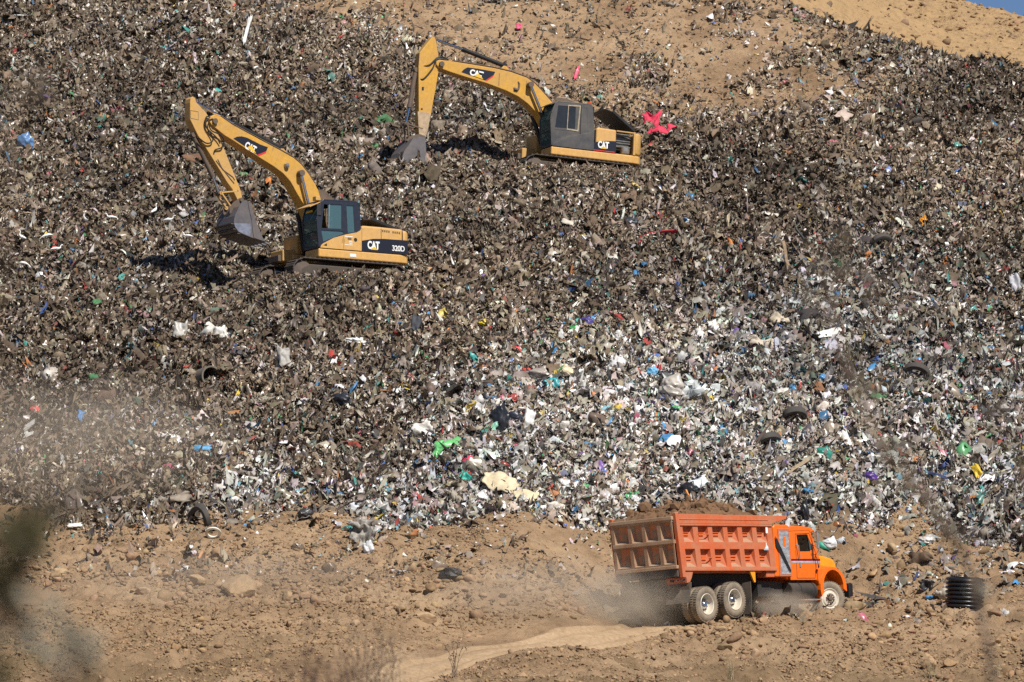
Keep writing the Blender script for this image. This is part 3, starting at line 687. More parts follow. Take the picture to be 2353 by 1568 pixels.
    MB().bar((.9, .8, 1.32), (.8, .82, 1.95), .05, .05, (0, 1, 0)).box(.35, .7, 1.12, 1.24, 1.75, 1.82).build("control_lever", M_DARK, cab, .01)
    # boom, stick, bucket
    bm_ = MB().prism(sp['boom'], 1, -.27, .27).build("boom", M_YEL, E, .018)
    bu = sp['boom_up']
    MB().tube([(x, .15, z+.05) for x, z in bu], .03, 6).build("pipe", M_YELD, bm_, smooth=True)
    MB().tube([(x, .24, z+.045) for x, z in bu[1:]], .025, 6).build("pipe", M_RUST, bm_, smooth=True)
    MB().tube([(x, -.15, z+.06) for x, z in bu], .03, 6).build("pipe", M_BLACK, bm_, smooth=True)
    lx, lz = sp['lug']; MB().prism([(lx+.25, lz-.12), (lx+.06, lz+.12), (lx-.06, lz+.12), (lx-.28, lz-.16)], 1, -.16, .16).build("cylinder_lug", M_YEL, bm_, .02)
    px, pz = sp['boom_pin']; MB().cyl((px, -.36, pz), (px, .36, pz), .10, 16).build("pin", M_RUST, bm_, smooth=True)
    badge(bm_, sp['decal'], sp['decal_red'], "CAT", sp['dl'], sp['dwh'], sp['dtri'], .271, sp['dux'], sp['duz'])
    cx, cz = sp['boss']
    MB().cyl((cx, -.5, cz), (cx, .52, cz), .085, 16).build("boss", M_RUST, bm_, smooth=True)
    if not open_bay:
        MB().lathe([(0, 0), (.08, .02), (.10, .08), (.07, .18), (0, .2)], (1.90, .30, 4.20), (.3, .25, .7), 14).build("work_lamp", M_LAMP, bm_, smooth=True)
    else:
        MB().tube([(2.25, .285, 3.78), (2.2, .285, 3.70), (2.21, .285, 3.52), (2.28, .285, 3.45), (2.38, .285, 3.47), (2.40, .285, 3.53)], [.02, .04, .035, .06, .07, .03], 8).build("work_lamp", M_RUST, bm_, smooth=True)
        MB().box(3.02, 3.04, .272, .277, 3.52, 4.0).box(1.9, 1.915, .272, .277, 3.3, 3.85).build("weld_line", M_RUST, bm_)
    sk = MB().prism(sp['stick'], 1, -.19, .19).build("stick", M_YELD if not open_bay else M_YEL, E, .015)
    for pts in sp['hoses']: hose(sk, pts)
    if open_bay:
        MB().box(6.05, 6.13, .191, .197, 3.02, 3.15).box(6.06, 6.13, .191, .197, 2.28, 2.34).build("bracket", M_DARK, sk)
        MB().prism([(6.26, 2.2), (5.71, 2.2), (5.82, 1.53), (5.9, 1.24), (6.15, 1.25)], 1, .1905, .194).build("dust_coat", plain("dry_dust", (.42, .31, .2), .9), sk)
    else:
        MB().tube([(x, .2, z) for x, z in ((4.73, 4.25), (4.45, 3.95), (4.05, 3.72), (3.98, 3.62))], .016, 6).tube([(x, .2, z) for x, z in ((4.66, 4.3), (4.5, 4.02), (4.16, 3.66), (4.06, 3.56), (4.0, 3.5))], .016, 6).build("pipe", M_RUST, sk, smooth=True)
        MB().plate([(5.75, 5.95), (5.75, 5.66), (5.42, 5.62), (5.43, 5.93)], [[(5.735, 5.93), (5.735, 5.68), (5.435, 5.64), (5.445, 5.91)]], 1, .19, .193).build("weld_line", M_RUST, sk)
    bp = sp['bucket_pin']; MB().cyl((bp[0], -.3, bp[1]), (bp[0], .3, bp[1]), .075, 14).build("pin", M_RUST, sk, smooth=True)
    bk = MB()
    for y in (-.62, .59): bk.prism(sp['bucket'], 1, y, y+.03)
    B = sp['bucket_back']; c = Vector((sum(p[0] for p in sp['bucket'])/len(sp['bucket']), sum(p[1] for p in sp['bucket'])/len(sp['bucket'])))
    for a, b_ in zip(B[:-1], B[1:]):
        A, Bv = Vector(a), Vector(b_); ia = A+(c-A).normalized()*.03; ib = Bv+(c-Bv).normalized()*.03
        bk.hexa([(A.x, -.59, A.y), (A.x, .59, A.y), (ia.x, .59, ia.y), (ia.x, -.59, ia.y)], [(Bv.x, -.59, Bv.y), (Bv.x, .59, Bv.y), (ib.x, .59, ib.y), (ib.x, -.59, ib.y)])
    bko = bk.build("bucket", M_STEEL, E)
    if sp.get('cutter'):
        MB().prism(sp['cutter'], 1, .621, .645).build("side_cutter", M_STEEL, bko, .006); MB().prism(sp['shine'], 1, .6205, .623).build("worn_patch", plain("bright_worn_steel", (.38, .38, .42), .35, .7), bko)
    wb = MB(); a, b_ = sp['wear']
    for f_ in a: wb.bar((f_[0], -.6, f_[1]), (f_[0], .6, f_[1]), .16, .03, b_)
    wb.build("wear_strip", M_RUST, bko)
    ears = MB()
    for y in (-.24, .2): ears.prism(sp['ears'], 1, y, y+.04)
    ears.build("bucket_ears", M_RUST, bko)
    tx, tz = sp['tip']; dx, dz = sp['tip_dir']
    for k in range(5):
        y = -.5+.25*k
        MB().hexa([(tx, y-.06, tz-.04), (tx, y+.06, tz-.04), (tx, y+.06, tz+.05), (tx, y-.06, tz+.05)], [(tx+dx, y-.035, tz+dz-.01), (tx+dx, y+.035, tz+dz-.01), (tx+dx, y+.035, tz+dz+.01), (tx+dx, y-.035, tz+dz+.01)]).build("tooth", M_LAMP, bko)
    cylinder(E, *sp['stick_cyl'], 0., mat=M_BLACK); cylinder(E, *sp['bucket_cyl'], 0., mat=M_RUST)
    for y, kk in ((.42, 'L'), (-.42, 'R')): cylinder(E, *sp['boom_cyl'], y)
    for nm, p, q, w in sp['links']:
        for y in (-.16, .16): MB().bar((p[0], y, p[1]), (q[0], y, q[1]), .05, w, (0, 1, 0)).cyl((p[0], y-.03, p[1]), (p[0], y+.03, p[1]), w*.72, 12).cyl((q[0], y-.03, q[1]), (q[0], y+.03, q[1]), w*.72, 12).build(nm, M_YELD if not open_bay else M_RUST, E, .008)
    return E

bu1 = [(4.82, 5.86), (4.55, 5.80), (4.12, 5.57), (3.52, 5.33), (2.85, 5.07), (2.22, 4.83), (1.62, 4.58), (1.30, 4.37), (1.0, 4.06), (.73, 3.71), (.60, 3.48), (.40, 2.9), (.16, 1.75)]
lo1 = [(.55, 1.55), (.85, 2.1), (1.08, 2.68), (1.23, 2.98), (1.52, 3.38), (1.75, 3.73), (2.05, 4.0), (2.44, 4.22), (3.04, 4.50), (3.53, 4.74), (4.07, 5.0), (4.42, 5.16), (4.93, 5.48), (5.05, 5.62), (4.98, 5.78)]
st1 = [(5.76, 6.22), (5.76, 5.63), (5.45, 5.09), (5.02, 4.53), (4.67, 4.06), (4.29, 3.54), (4.06, 3.28), (3.84, 2.90), (3.74, 2.84), (3.64, 2.95), (3.75, 3.32), (4.02, 3.90), (4.29, 4.47), (4.56, 5.06), (4.80, 5.45), (5.03, 5.80), (5.14, 5.94), (5.50, 6.24), (5.56, 6.40), (5.66, 6.45), (5.74, 6.36)]
bk1 = [(3.91, 2.81), (4.05, 2.62), (4.13, 2.45), (4.22, 2.28), (4.26, 2.06), (4.21, 1.89), (4.08, 1.73), (3.88, 1.66), (3.59, 1.58), (3.17, 1.48), (2.95, 1.44), (3.1, 1.56), (3.27, 1.94), (3.41, 2.23), (3.51, 2.54), (3.60, 2.77), (3.77, 2.87)]
excavator(dict(kind=1, o=E1_O, r=E1_R, label="yellow excavator with dark blue cab, bucket raised clear of the waste above its shadow",
    boom=bu1+lo1, boom_up=bu1[:10], lug=(2.0, 4.78), boom_pin=(4.83, 5.62), boss=(1.41, 4.03),
    decal=[(4.07, 5.07), (3.93, 5.15), (3.74, 5.18), (3.52, 5.15), (2.98, 4.95), (2.67, 4.88), (2.73, 4.74), (3.1, 4.575)], decal_red=[(2.725, 4.735), (2.76, 4.66), (3.04, 4.53), (3.12, 4.565)],
    dl=(3.64, 4.78), dwh=(.46, .27), dtri=[(3.53, 4.80), (3.16, 4.61), (3.33, 4.90)], dux=(-1, 0, -.42), duz=(-.42, 0, 1),
    stick=st1, hoses=[[(4.95, .24, 5.75), (5.15, .26, 5.75), (5.2, .28, 5.45), (4.95, .3, 5.1), (4.93, .29, 4.9), (5.15, .26, 4.82), (5.45, .22, 5.0)], [(4.9, .28, 5.7), (5.05, .3, 5.62), (5.0, .31, 5.3), (4.62, .32, 5.15), (4.47, .31, 4.95), (4.55, .28, 4.72), (4.78, .24, 4.62), (4.82, .22, 4.5)],
                      [(5.02, .22, 5.7), (5.16, .25, 5.6), (5.12, .27, 5.35), (4.75, .28, 5.05), (4.60, .26, 4.85)]],
    bucket_pin=(3.74, 2.93), bucket=bk1, bucket_back=bk1[1:11], cutter=[(2.95, 1.44), (3.1, 1.58), (3.27, 1.94), (3.41, 2.23), (3.51, 2.54), (3.60, 2.77), (3.70, 2.84), (3.66, 2.6), (3.55, 2.2), (3.5, 1.75), (3.45, 1.55)],
    shine=[(4.25, 2.02), (4.20, 1.89), (4.07, 1.745), (3.88, 1.675), (3.60, 1.60), (3.56, 1.9), (3.62, 2.05)], wear=([(4.28, 2.0), (4.19, 1.82), (4.02, 1.68)], (0, 1, .3)),
    ears=[(3.66, 2.95), (3.8, 2.99), (4.05, 2.82), (4.22, 2.62), (4.2, 2.4), (4.0, 2.55), (3.7, 2.78)], tip=(2.98, 1.46), tip_dir=(-.2, -.06),
    stick_cyl=((1.98, 4.92), (3.92, 5.66), .085, (5.58, 6.34), .05), bucket_cyl=((5.55, 5.12), (4.75, 3.72), .08, (4.50, 3.14), .045), boom_cyl=((.78, 1.3), (1.04, 2.72), .085, (1.41, 4.03), .055),
    links=[("bucket_link", (4.50, 3.14), (3.86, 3.24), .07), ("bucket_link", (4.50, 3.12), (4.12, 2.66), .10)]))
bu2 = [(5.50, 4.24), (4.95, 4.24), (4.05, 4.21), (3.26, 4.18), (2.55, 4.11), (1.89, 3.97), (1.53, 3.77), (1.17, 3.47), (.80, 3.14), (.62, 2.9), (.42, 2.4), (.18, 1.72)]
lo2 = [(.55, 1.5), (.9, 2.0), (1.33, 2.60), (1.49, 2.73), (1.80, 2.98), (2.21, 3.21), (2.72, 3.38), (3.53, 3.57), (4.33, 3.70), (5.03, 3.83), (5.48, 3.93), (5.62, 4.05), (5.62, 4.18)]
st2 = [(5.84, 5.04), (6.28, 4.43), (6.30, 3.9), (6.22, 2.4), (6.16, 1.22), (6.04, 1.12), (5.91, 1.20), (5.83, 1.53), (5.67, 2.42), (5.54, 3.36), (5.45, 4.0), (5.52, 4.47), (5.63, 4.95), (5.70, 5.10), (5.78, 5.12)]
bk2 = [(6.57, 1.09), (6.75, .80), (6.9, .58), (6.97, .35), (6.9, .1), (6.72, -.05), (6.4, -.1), (6.1, -.08), (5.97, .1), (6.0, .49), (6.05, .9), (6.08, 1.15), (6.3, 1.18)]
excavator(dict(kind=2, o=E2_O, r=E2_R, label="yellow excavator with dusty grey cab and open engine bay, bucket resting on the waste",
    boom=bu2+lo2, boom_up=bu2[:9], lug=(2.75, 4.22), boom_pin=(5.42, 4.08), boss=(1.80, 3.68),
    decal=[(4.59, 3.87), (4.50, 3.98), (4.35, 4.08), (3.9, 4.08), (3.2, 4.04), (3.25, 3.93), (3.58, 3.66)], decal_red=[(3.24, 3.93), (3.29, 3.84), (3.52, 3.66), (3.60, 3.665)],
    dl=(4.25, 3.80), dwh=(.56, .24), dtri=[(4.10, 3.79), (3.68, 3.70), (3.88, 3.90)], dux=(-1, 0, -.1), duz=(-.1, 0, 1),
    stick=st2, hoses=[[(5.1, .2, 4.3), (5.35, .24, 4.36), (5.6, .25, 4.3), (5.9, .22, 4.0), (6.33, .1, 3.92)], [(5.2, .25, 4.28), (5.6, .26, 4.25), (5.75, .25, 3.9), (6.1, .22, 3.45), (6.3, .1, 3.5)]],
    bucket_pin=(6.0, 1.22), bucket=bk2, bucket_back=bk2[:9], wear=([(6.92, .6), (6.96, .3)], (0, 1, 0)),
    ears=[(5.95, 1.3), (6.15, 1.35), (6.5, 1.25), (6.68, 1.05), (6.5, .95), (6.0, 1.05)], tip=(6.0, 0.0), tip_dir=(-.2, .05),
    stick_cyl=((2.73, 4.37), (4.46, 4.80), .085, (5.68, 5.06), .05), bucket_cyl=((6.33, 3.80), (6.52, 2.36), .085, (6.64, 1.70), .045), boom_cyl=((.78, 1.4), (1.28, 2.66), .085, (1.80, 3.68), .055),
    links=[("bucket_link", (6.64, 1.70), (6.0, 1.56), .07), ("bucket_link", (6.64, 1.68), (6.55, 1.12), .09)]))

# ------------------------------------------------------------------ the dump truck
M_ORB = paint("bed_orange", (.62, .112, .026), .6, .58, up=.8, chips=(.30, .19, .12), dustcol=(.37, .225, .14))
M_ORP = paint("panel_orange", (.66, .12, .02), .5, .25, up=.5, dustcol=(.45, .28, .16))
M_ORT = paint("tailgate_orange", (.36, .20, .115), .8, 1., up=.6, dustcol=(.42, .31, .205))
M_ORTP = paint("tailgate_panel", (.58, .19, .08), .75, .7, up=.6, dustcol=(.46, .32, .2))
M_ORC = paint("cab_orange", (.86, .155, .006), .28, .08, up=.05, dustcol=(.7, .25, .08))
M_AMB = paint("hood_amber", (.86, .33, .01), .28, .08, up=.05)
M_TYRE = paint("dusty_tyre", (.13, .11, .088), .9, 1., up=.1, dustcol=(.34, .27, .19))
M_RIM = paint("cream_rim", (.72, .68, .58), .45, .4, dustcol=(.42, .31, .2))
M_CHAS = paint("chassis", (.02, .019, .018), .7, .4, dustcol=(.10, .075, .055))
M_FLAP = paint("rubber_flap", (.06, .058, .055), .75, .7, dustcol=(.22, .17, .12))

def recessed(outer, holes, mapf, skin, depth, ins, ridges=0):
    """an outline with pockets: mapf(a, b, d) puts plane coordinates a, b at depth d behind the face"""
    pans = []
    face = MB(); fl = MB().plate(outer, holes, 2, 0., skin); face.add([mapf(*p) for p in fl.v], fl.f)
    for h in holes:
        pan = MB(); pans.append(pan)
        (x0, z0), (x1, _), (_, z1) = h[0], h[1], h[2]
        l, r, t, b, rt = ins; sx = 1 if x1 > x0 else -1
        inn = [(h[0][0]+l*sx, z0+b), (h[1][0]-r*sx, z0+b), (h[2][0]-rt*sx, z1-t), (h[3][0]+l*sx, z1-t)]
        v = [mapf(p[0], p[1], skin*.5) for p in h]+[mapf(p[0], p[1], depth) for p in inn]
        face.add(v, [(i, (i+1) % 4, (i+1) % 4+4, i+4) for i in range(4)])
        pan.add([mapf(p[0], p[1], depth-.001) for p in inn], [(0, 1, 2, 3)])
        for k in range(ridges):
            f = (k+1)/(ridges+1); zc = inn[0][1]+(inn[3][1]-inn[0][1])*f; xa = inn[0][0]; xb = inn[1][0]+(inn[2][0]-inn[1][0])*f
            q = [(xa, zc-.012), (xb, zc-.012), (xb, zc+.012), (xa, zc+.012)]
            pan.hexa([mapf(p[0], p[1], depth) for p in q], [mapf(p[0], p[1], depth-.03) for p in q])
    return face, pans

def wheel(par, x, y, z, side, kind, steer=0., R=.52, w=.27):
    h = bpy.data.objects.new("wheel", None); COL.objects.link(h); h.parent = par; h.location = (x, y, z); h.rotation_euler = (0, 0, R_(steer))
    s = side                                     # +1: outer face looks to +Y
    t = MB().lathe([(r, s*d) for r, d in ((.30, -w/2+.03), (.36, -w/2), (.44, -w/2-.005), (.50, -w/2+.03), (R, -w/2+.06), (R, w/2-.06), (.50, w/2-.03), (.44, w/2+.005), (.36, w/2), (.30, w/2-.03))], n=48, close=True)
    for k in range(44):
        a = 2*math.pi*k/44; a2 = a+.085
        for s2 in (-1, 1):
            def P(aa, r, d): return (r*math.sin(aa), d, r*math.cos(aa))
            y0, y1 = (s2*.02, s2*(w/2-.03)); b0 = a+(.04 if s2 > 0 else 0)
            t.hexa([P(b0, R-.01, y0), P(b0+.085, R-.01, y0), P(b0+.085, R-.01, y1), P(b0, R-.01, y1)], [P(b0, R+.014, y0), P(b0+.08, R+.014, y0), P(b0+.08, R+.012, y1), P(b0, R+.012, y1)])
    t.build("tyre", M_TYRE, h, smooth=True)
    if kind == 'dual':
        prof = [(.30, -w/2+.02), (.315, w/2-.015), (.30, w/2-.005), (.285, w/2-.02), (.27, -.02), (.25, -.05), (.13, -.055), (.12, -.05)]
    elif kind == 'front':
        prof = [(.30, -w/2+.03), (.315, w/2-.02), (.30, w/2-.005), (.28, w/2-.02), (.25, w/2-.05), (.22, w/2-.015), (.16, w/2+.0), (.15, w/2-.02), (.10, w/2-.02)]
    else: prof = [(.30, -w/2+.02), (.31, w/2-.02), (.2, 0), (.05, 0)]
    rm = MB().lathe([(r, s*d) for r, d in prof], n=36).build("rim", M_RIM, h, smooth=True)
    if kind in ('dual', 'front'):
        hb = [(.0, .06), (.07, .06), (.10, .03), (.125, -.0), (.13, -.06)] if kind == 'dual' else [(0, w/2+.05), (.05, w/2+.05), (.075, w/2+.03), (.08, w/2-.03)]
        MB().lathe([(r, s*d) for r, d in hb], n=20).build("hub", M_CHROME if kind == 'dual' else M_RUST, h, smooth=True)
        m = MB(); rr, yy = (.165, -.045) if kind == 'dual' else (.125, w/2-.01)
        for k in range(10):
            a = k*.628; m.cyl((rr*math.sin(a), s*(yy-.01), rr*math.cos(a)), (rr*math.sin(a), s*(yy+.035), rr*math.cos(a)), .022, 6)
        tag(m.build("wheel_nuts", M_RUST, rm), kind=None)
    return h

def truck():
    T = root("dump_truck", T_O, T_R, "orange tipper truck loaded with brown soil, driving up the dirt road in its own dust", "dump truck")
    sh = lambda x, z: x-.085*(z-1.6)
    # bed
    bed = bpy.data.objects.new("bed", None); COL.objects.link(bed); bed.parent = T
    posts = [(-1.71, -1.5), (-1.03, -.79), (-.32, -.11), (.40, .61), (1.09, 1.31), (1.79, 2.01), (2.50, 2.74)]
    holes = []
    for (a0, a1), (b0, b1) in zip(posts[:-1], posts[1:]):
        for z0, z1 in ((1.61, 2.13), (2.33, 2.81)): holes.append([(a1, z0), (b0, z0), (b0, z1), (a1, z1)])
    outer = [(-1.71, 1.50), (2.76, 1.50), (2.76, 2.86), (-1.71, 2.86)]
    for s in (-1, 1):
        f, p = recessed(outer, holes, lambda a, b, d, s=s: (sh(a, b), s*(1.2-d), b), .02, .15, (.02, .11, .03, .13, .025), 3)
        f.build("side_wall", M_ORB, bed); [q.build("side_panel", M_ORP, bed) for q in p]
        b = MB().prism([(sh(-1.74, 2.86), 2.862), (sh(2.78, 2.86), 2.862), (sh(2.80, 2.9), 2.90), (3.39, 3.03), (3.42, 3.12), (sh(-1.74, 3.12), 3.14)], 1, s*1.12, s*1.215)
        b.prism([(sh(-1.72, 2.82), 2.80), (sh(2.76, 2.82), 2.80), (sh(2.76, 2.86), 2.855), (sh(-1.72, 2.86), 2.855)], 1, s*1.201, s*1.235)
        b.prism([(sh(-1.72, 3), 2.975), (sh(2.6, 3), 2.975), (sh(2.6, 3), 3.0), (sh(-1.72, 3), 3.0)], 1, s*1.216, s*1.228)
        b.build("top_rail", M_ORB, bed, .012)
        MB().prism([(-1.72, 1.49), (2.77, 1.49), (2.77, 1.575), (-1.72, 1.575)], 1, s*1.202, s*1.235).build("bottom_rail", M_ORB, bed, .01)
        MB().prism([(-1.76, 1.30), (-1.62, 1.30), (-1.80, 3.19), (-1.95, 3.17)], 1, s*1.11, s*1.245).build("corner_post", M_ORB, bed, .015)
        MB().prism([(-1.72, 1.485), (-1.22, 1.485), (-1.30, 1.30), (-1.40, 1.16), (-1.50, 1.16)], 1, s*1.12, s*1.2).build("bracket", M_ORB, bed, .01)
        MB().prism([(1.48, 1.485), (1.74, 1.485), (1.73, 1.15), (1.66, 1.15)], 1, s*1.14, s*1.2).build("bracket", M_AMB, bed, .01)
    for x, z in ((-.79-.02, 2.56), (-.79+.0, 1.88)):
        MB().bar((sh(x, z), -1.215, z), (sh(x+.5, z), -1.215, z+.0), .02, .03).build("bracket", M_ORB, bed)
    MB().box(2.36, 2.46, -1.207, -1.201, 2.60, 2.79).build("notice", M_WHITE, bed)
    st = MB().prism([(2.22, 2.10), (2.44, 2.10), (2.44, 2.14), (2.22, 2.14)], 1, -1.207, -1.201); st.build("sticker", plain("pale_blue", (.2, .55, .68), .5), bed)
    MB().prism([(2.28, 2.145), (2.44, 2.145), (2.42, 2.22), (2.37, 2.24), (2.36, 2.32), (2.33, 2.32), (2.33, 2.22)], 1, -1.207, -1.201).build("sticker", M_WHITE, bed)
    MB().box(-1.7, 2.74, -1.05, 1.05, 1.45, 1.52).prism([(2.55, 1.5), (2.74, 1.5), (2.64, 3.1), (2.50, 3.1)], 1, -1.12, 1.12).build("bed_floor", M_ORB, bed)
    MB().prism([(2.5, 3.085), (3.4, 3.085), (3.4, 3.118), (2.5, 3.118)], 1, -1.12, 1.12).build("cab_guard", M_ORB, bed, .01)
    # tailgate
    cols = [(1.03, .52), (.40, 0.), (-.12, -.56), (-.69, -1.07)]
    th = []
    for a, b in cols:
        for z0, z1 in ((1.71, 2.28), (2.41, 2.92)): th.append([(a, z0), (b, z0), (b, z1), (a, z1)])
    tx = lambda z: -1.80-.085*(z-1.6)
    f, p = recessed([(1.13, 1.56), (-1.13, 1.56), (-1.13, 3.06), (1.13, 3.06)], th, lambda a, b, d: (tx(b)-.09+d, a, b), .02, .12, (.09, .02, .03, .08, .02), 0)
    g = f.build("tailgate", M_ORT, T); [q.build("gate_panel", M_ORTP, g) for q in p]
    m = MB()
    for k, (a, b) in enumerate(cols):
        for z0, z1 in ((1.78, 2.1), (2.46, 2.76)):
            c = (a+b)/2-.02; zz = z0+.13 if k == 3 else z0
            if k == 3: m = MB(); m.box(tx(zz)-.0, tx(zz)+.03, c-.11, c+.11, zz+.04, zz+.22); m.build("patch_plate", M_ORT, g, .005)
            else: MB().box(tx(z0)+.005, tx(z0)+.03, c-.10, c+.07, z0, z1).build("patch_plate", M_ORT, g, .005)
    MB().box(tx(1.6)-.11, tx(1.6), -1.14, 1.14, 1.56, 1.66).box(tx(3)-.11, tx(3), -1.14, 1.14, 2.97, 3.075).box(tx(2.3)-.105, tx(2.3), -1.13, 1.13, 2.29, 2.40).build("gate_rail", M_ORT, g, .012)
    MB().prism([(1.1, 3.07), (.62, 3.07), (.64, 3.14), (.9, 3.16), (1.08, 3.12)], 0, tx(3.1)-.02, tx(3.1)).build("gate_lip", M_ORT, g)
    MB().box(tx(1.5)-.04, tx(1.5)+.02, -1.1, 1.12, 1.33, 1.555).build("rear_apron", M_FLAP, T, .01)
    lb = MB().box(-1.56, -1.50, -1.22, -.45, 1.14, 1.32).build("light_bar", M_ORB, T, .01)
    MB().box(-1.56, -1.50, -.44, .42, 1.12, 1.30).build("number_bar", M_FLAP, T, .01)
    lb2 = MB().box(-1.56, -1.50, .45, 1.2, 1.14, 1.32).build("light_bar", M_FLAP, T, .01)
    ml = plain("red_lens", (.22, .012, .012), .25)
    for bar_, ys in ((lb, (-1.11, -.90)), (lb2, (.62, .9))):
        for y in ys:
            o8 = [(y+.085*math.cos(a)*(1.0), 1.235+.045*math.sin(a)) for a in [R_(22.5+45*k) for k in range(8)]]
            i8 = [(y+.068*math.cos(a), 1.235+.033*math.sin(a)) for a in [R_(22.5+45*k) for k in range(8)]]
            q = MB().prism(i8, 0, -1.572, -1.561).build("tail_light", ml, bar_); MB().plate(o8, [i8], 0, -1.575, -1.561).build("lamp_ring", M_LAMP, q)
    MB().box(-1.57, -1.56, -.74, -.60, 1.20, 1.27).build("reverse_lamp", M_DARK, lb)
    # frame and running gear
    c = MB()
    for y in (-.45, .37): c.box(-1.5, 6.25, y, y+.08, .80, 1.08)
    c.box(-1.45, 2.6, -.62, -.36, 1.10, 1.44).box(-1.45, 2.6, .36, .62, 1.10, 1.44); c.box(-1.5, -1.42, -.9, .9, .85, 1.12).box(1.2, 1.35, -.9, .9, .7, 1.1).box(2.2, 3.4, -.9, .9, .75, 1.2)
    c.box(-1.2, 1.4, -.06, .06, .4, .9); c.build("chassis", M_CHAS, T, .01)
    for x, z in ((-.66, .52), (.67, .65)): MB().cyl((x, -.95, z), (x, .95, z), .10).lathe([(0, -.2), (.2, -.1), (.22, 0), (.2, .1), (0, .2)], (x, 0, z), (0, 1, 0), 16).build("axle", M_CHAS, T, smooth=True)
    MB().cyl((5.5, -.95, .64), (5.5, .95, .64), .06).build("axle", M_CHAS, T, smooth=True)
    for x, z in ((-.66, .52), (.67, .65)):
        for s in (-1, 1):
            wheel(T, x, s*1.085, z, s, 'dual'); wheel(T, x, s*.77, z, s, 'inner')
    wheel(T, 5.5, -1.0, .66, -1, 'front', -22); wheel(T, 5.5, 1.0, .66, 1, 'front', -22)
    for s in (-1, 1):
        a, b = (s*.45, s*1.31)
        v = [[(-1.50, y, 1.16), (-1.52, y, 1.0), (-1.58, y, .8), (-1.66, y, .56)] for y in (a, b)]; mf = MB()
        for k in range(3): mf.hexa([v[0][k], v[1][k], v[1][k+1], v[0][k+1]], [(p[0]+.02, p[1], p[2]) for p in (v[0][k], v[1][k], v[1][k+1], v[0][k+1])])
        q = mf.build("mudflap", M_FLAP, T)
        MB().box(-1.535, -1.512, min(a, b)+.04, max(a, b)-.04, .96, 1.06).build("patch", M_RUST, q)
        MB().prism([(s*.45, 1.10), (s*1.22, 1.18), (s*1.22, .60), (s*1.16, .22), (s*.5, .26)], 0, 1.44, 1.46).build("mudflap", M_FLAP, T)
    # locker between bed and cab
    lk = MB().prism([(2.72, 1.31), (3.54, 1.31), (3.54, 2.80), (3.47, 2.86), (2.82, 2.86), (2.74, 2.78)], 1, -1.2, 1.15).build("locker", M_ORC, T, .05, 3)
    mg = MB().plate([(2.90, 1.33), (3.50, 1.33), (3.50, 2.74), (2.93, 2.74)], [[(2.96, 1.38), (3.45, 1.38), (3.46, 2.68), (2.99, 2.68)]], 1, -1.222, -1.2)
    mg.build("grille_frame", M_ORB, lk, .006)
    gr = MB().box(2.97, 3.45, -1.206, -1.201, 1.38, 2.68)
    for k in range(34):
        z = 1.395+k*.038; gr.prism([(-1.206, z), (-1.228, z+.006), (-1.228, z+.014), (-1.206, z+.026)], 0, 2.975, 3.445)
    gr.build("metal_grille", plain("bright_mesh", (.55, .56, .58), .4, .15), lk)
    MB().prism([(3.16, 2.24), (3.20, 2.20), (3.27, 2.22), (3.28, 2.46), (3.24, 2.51), (3.17, 2.49)], 1, -1.235, -1.226).build("badge", M_ORC, lk)
    MB().hexa([(2.76, -1.24, 2.52), (2.78, -1.235, 2.22), (2.90, -1.235, 2.30), (2.86, -1.24, 2.42)], [(3.37, -1.26, 1.50), (3.365, -1.25, 1.46), (3.41, -1.25, 1.44), (3.42, -1.26, 1.50)]).build("strap", M_BLACK, lk)
    MB().box(2.32, 2.72, -1.16, -.8, 1.31, 1.485).build("tool_box", M_ORB, T, .01)
    # cab
    Yc = 1.12
    out = [(3.56, 1.22), (4.86, 1.22), (5.06, 1.30), (5.07, 1.86), (4.97, 2.02), (4.66, 2.62), (4.6, 2.70), (3.72, 2.72), (3.60, 2.60)]
    win = [(3.98, 2.56), (4.49, 2.58), (4.76, 2.14), (4.57, 2.075), (4.05, 2.07)]
    cab = MB().plate(out, [win], 1, -Yc, -Yc+.04).build("cab", M_ORC, T, .012)
    MB().plate(out, [win], 1, Yc-.04, Yc).build("far_side", M_ORC, cab, .012)
    MB().box(3.6, 3.65, -Yc+.04, Yc-.04, 1.25, 2.05).box(3.61, 3.66, -Yc+.04, -.62, 2.05, 2.66).box(3.61, 3.66, .62, Yc-.04, 2.05, 2.66).box(3.65, 5.0, -Yc+.04, Yc-.04, 1.24, 1.29).build("cab_back", M_ORC, cab)
    MB().prism([(3.56, 2.66), (4.58, 2.70), (4.66, 2.64), (4.88, 2.68), (4.86, 2.72), (4.60, 2.80), (4.2, 2.83), (3.70, 2.82), (3.58, 2.76)], 1, -Yc-.01, Yc+.01).build("cab_roof", M_ORC, cab, .03, 3)
    MB().prism([(4.97, 2.02), (5.07, 1.9), (5.07, 1.3), (4.9, 1.3), (4.9, 1.95)], 1, -Yc+.04, Yc-.04).build("cowl", M_ORC, cab)
    p_ = MB().bar((4.985, -1.09, 2.0), (4.67, -1.09, 2.64), .05, .05, (0, 1, 0)).bar((4.985, 1.09, 2.0), (4.67, 1.09, 2.64), .05, .05, (0, 1, 0)); p_.build("pillars", M_ORC, cab, .01)
    MB().add([(4.98, -1.07, 2.02), (4.98, 1.07, 2.02), (4.67, 1.07, 2.63), (4.67, -1.07, 2.63)], [(0, 1, 2, 3)]).build("windscreen", M_SGLASS, cab)
    MB().add([(4.5, -1.10, 2.56), (4.58, -1.10, 2.09), (4.75, -1.10, 2.14)], [(0, 1, 2)]).build("quarter_glass", M_SGLASS, cab)
    MB().bar((4.49, -1.125, 2.57), (4.57, -1.125, 2.08), .012, .03, (0, 1, 0)).build("window_bar", M_BLACK, cab)
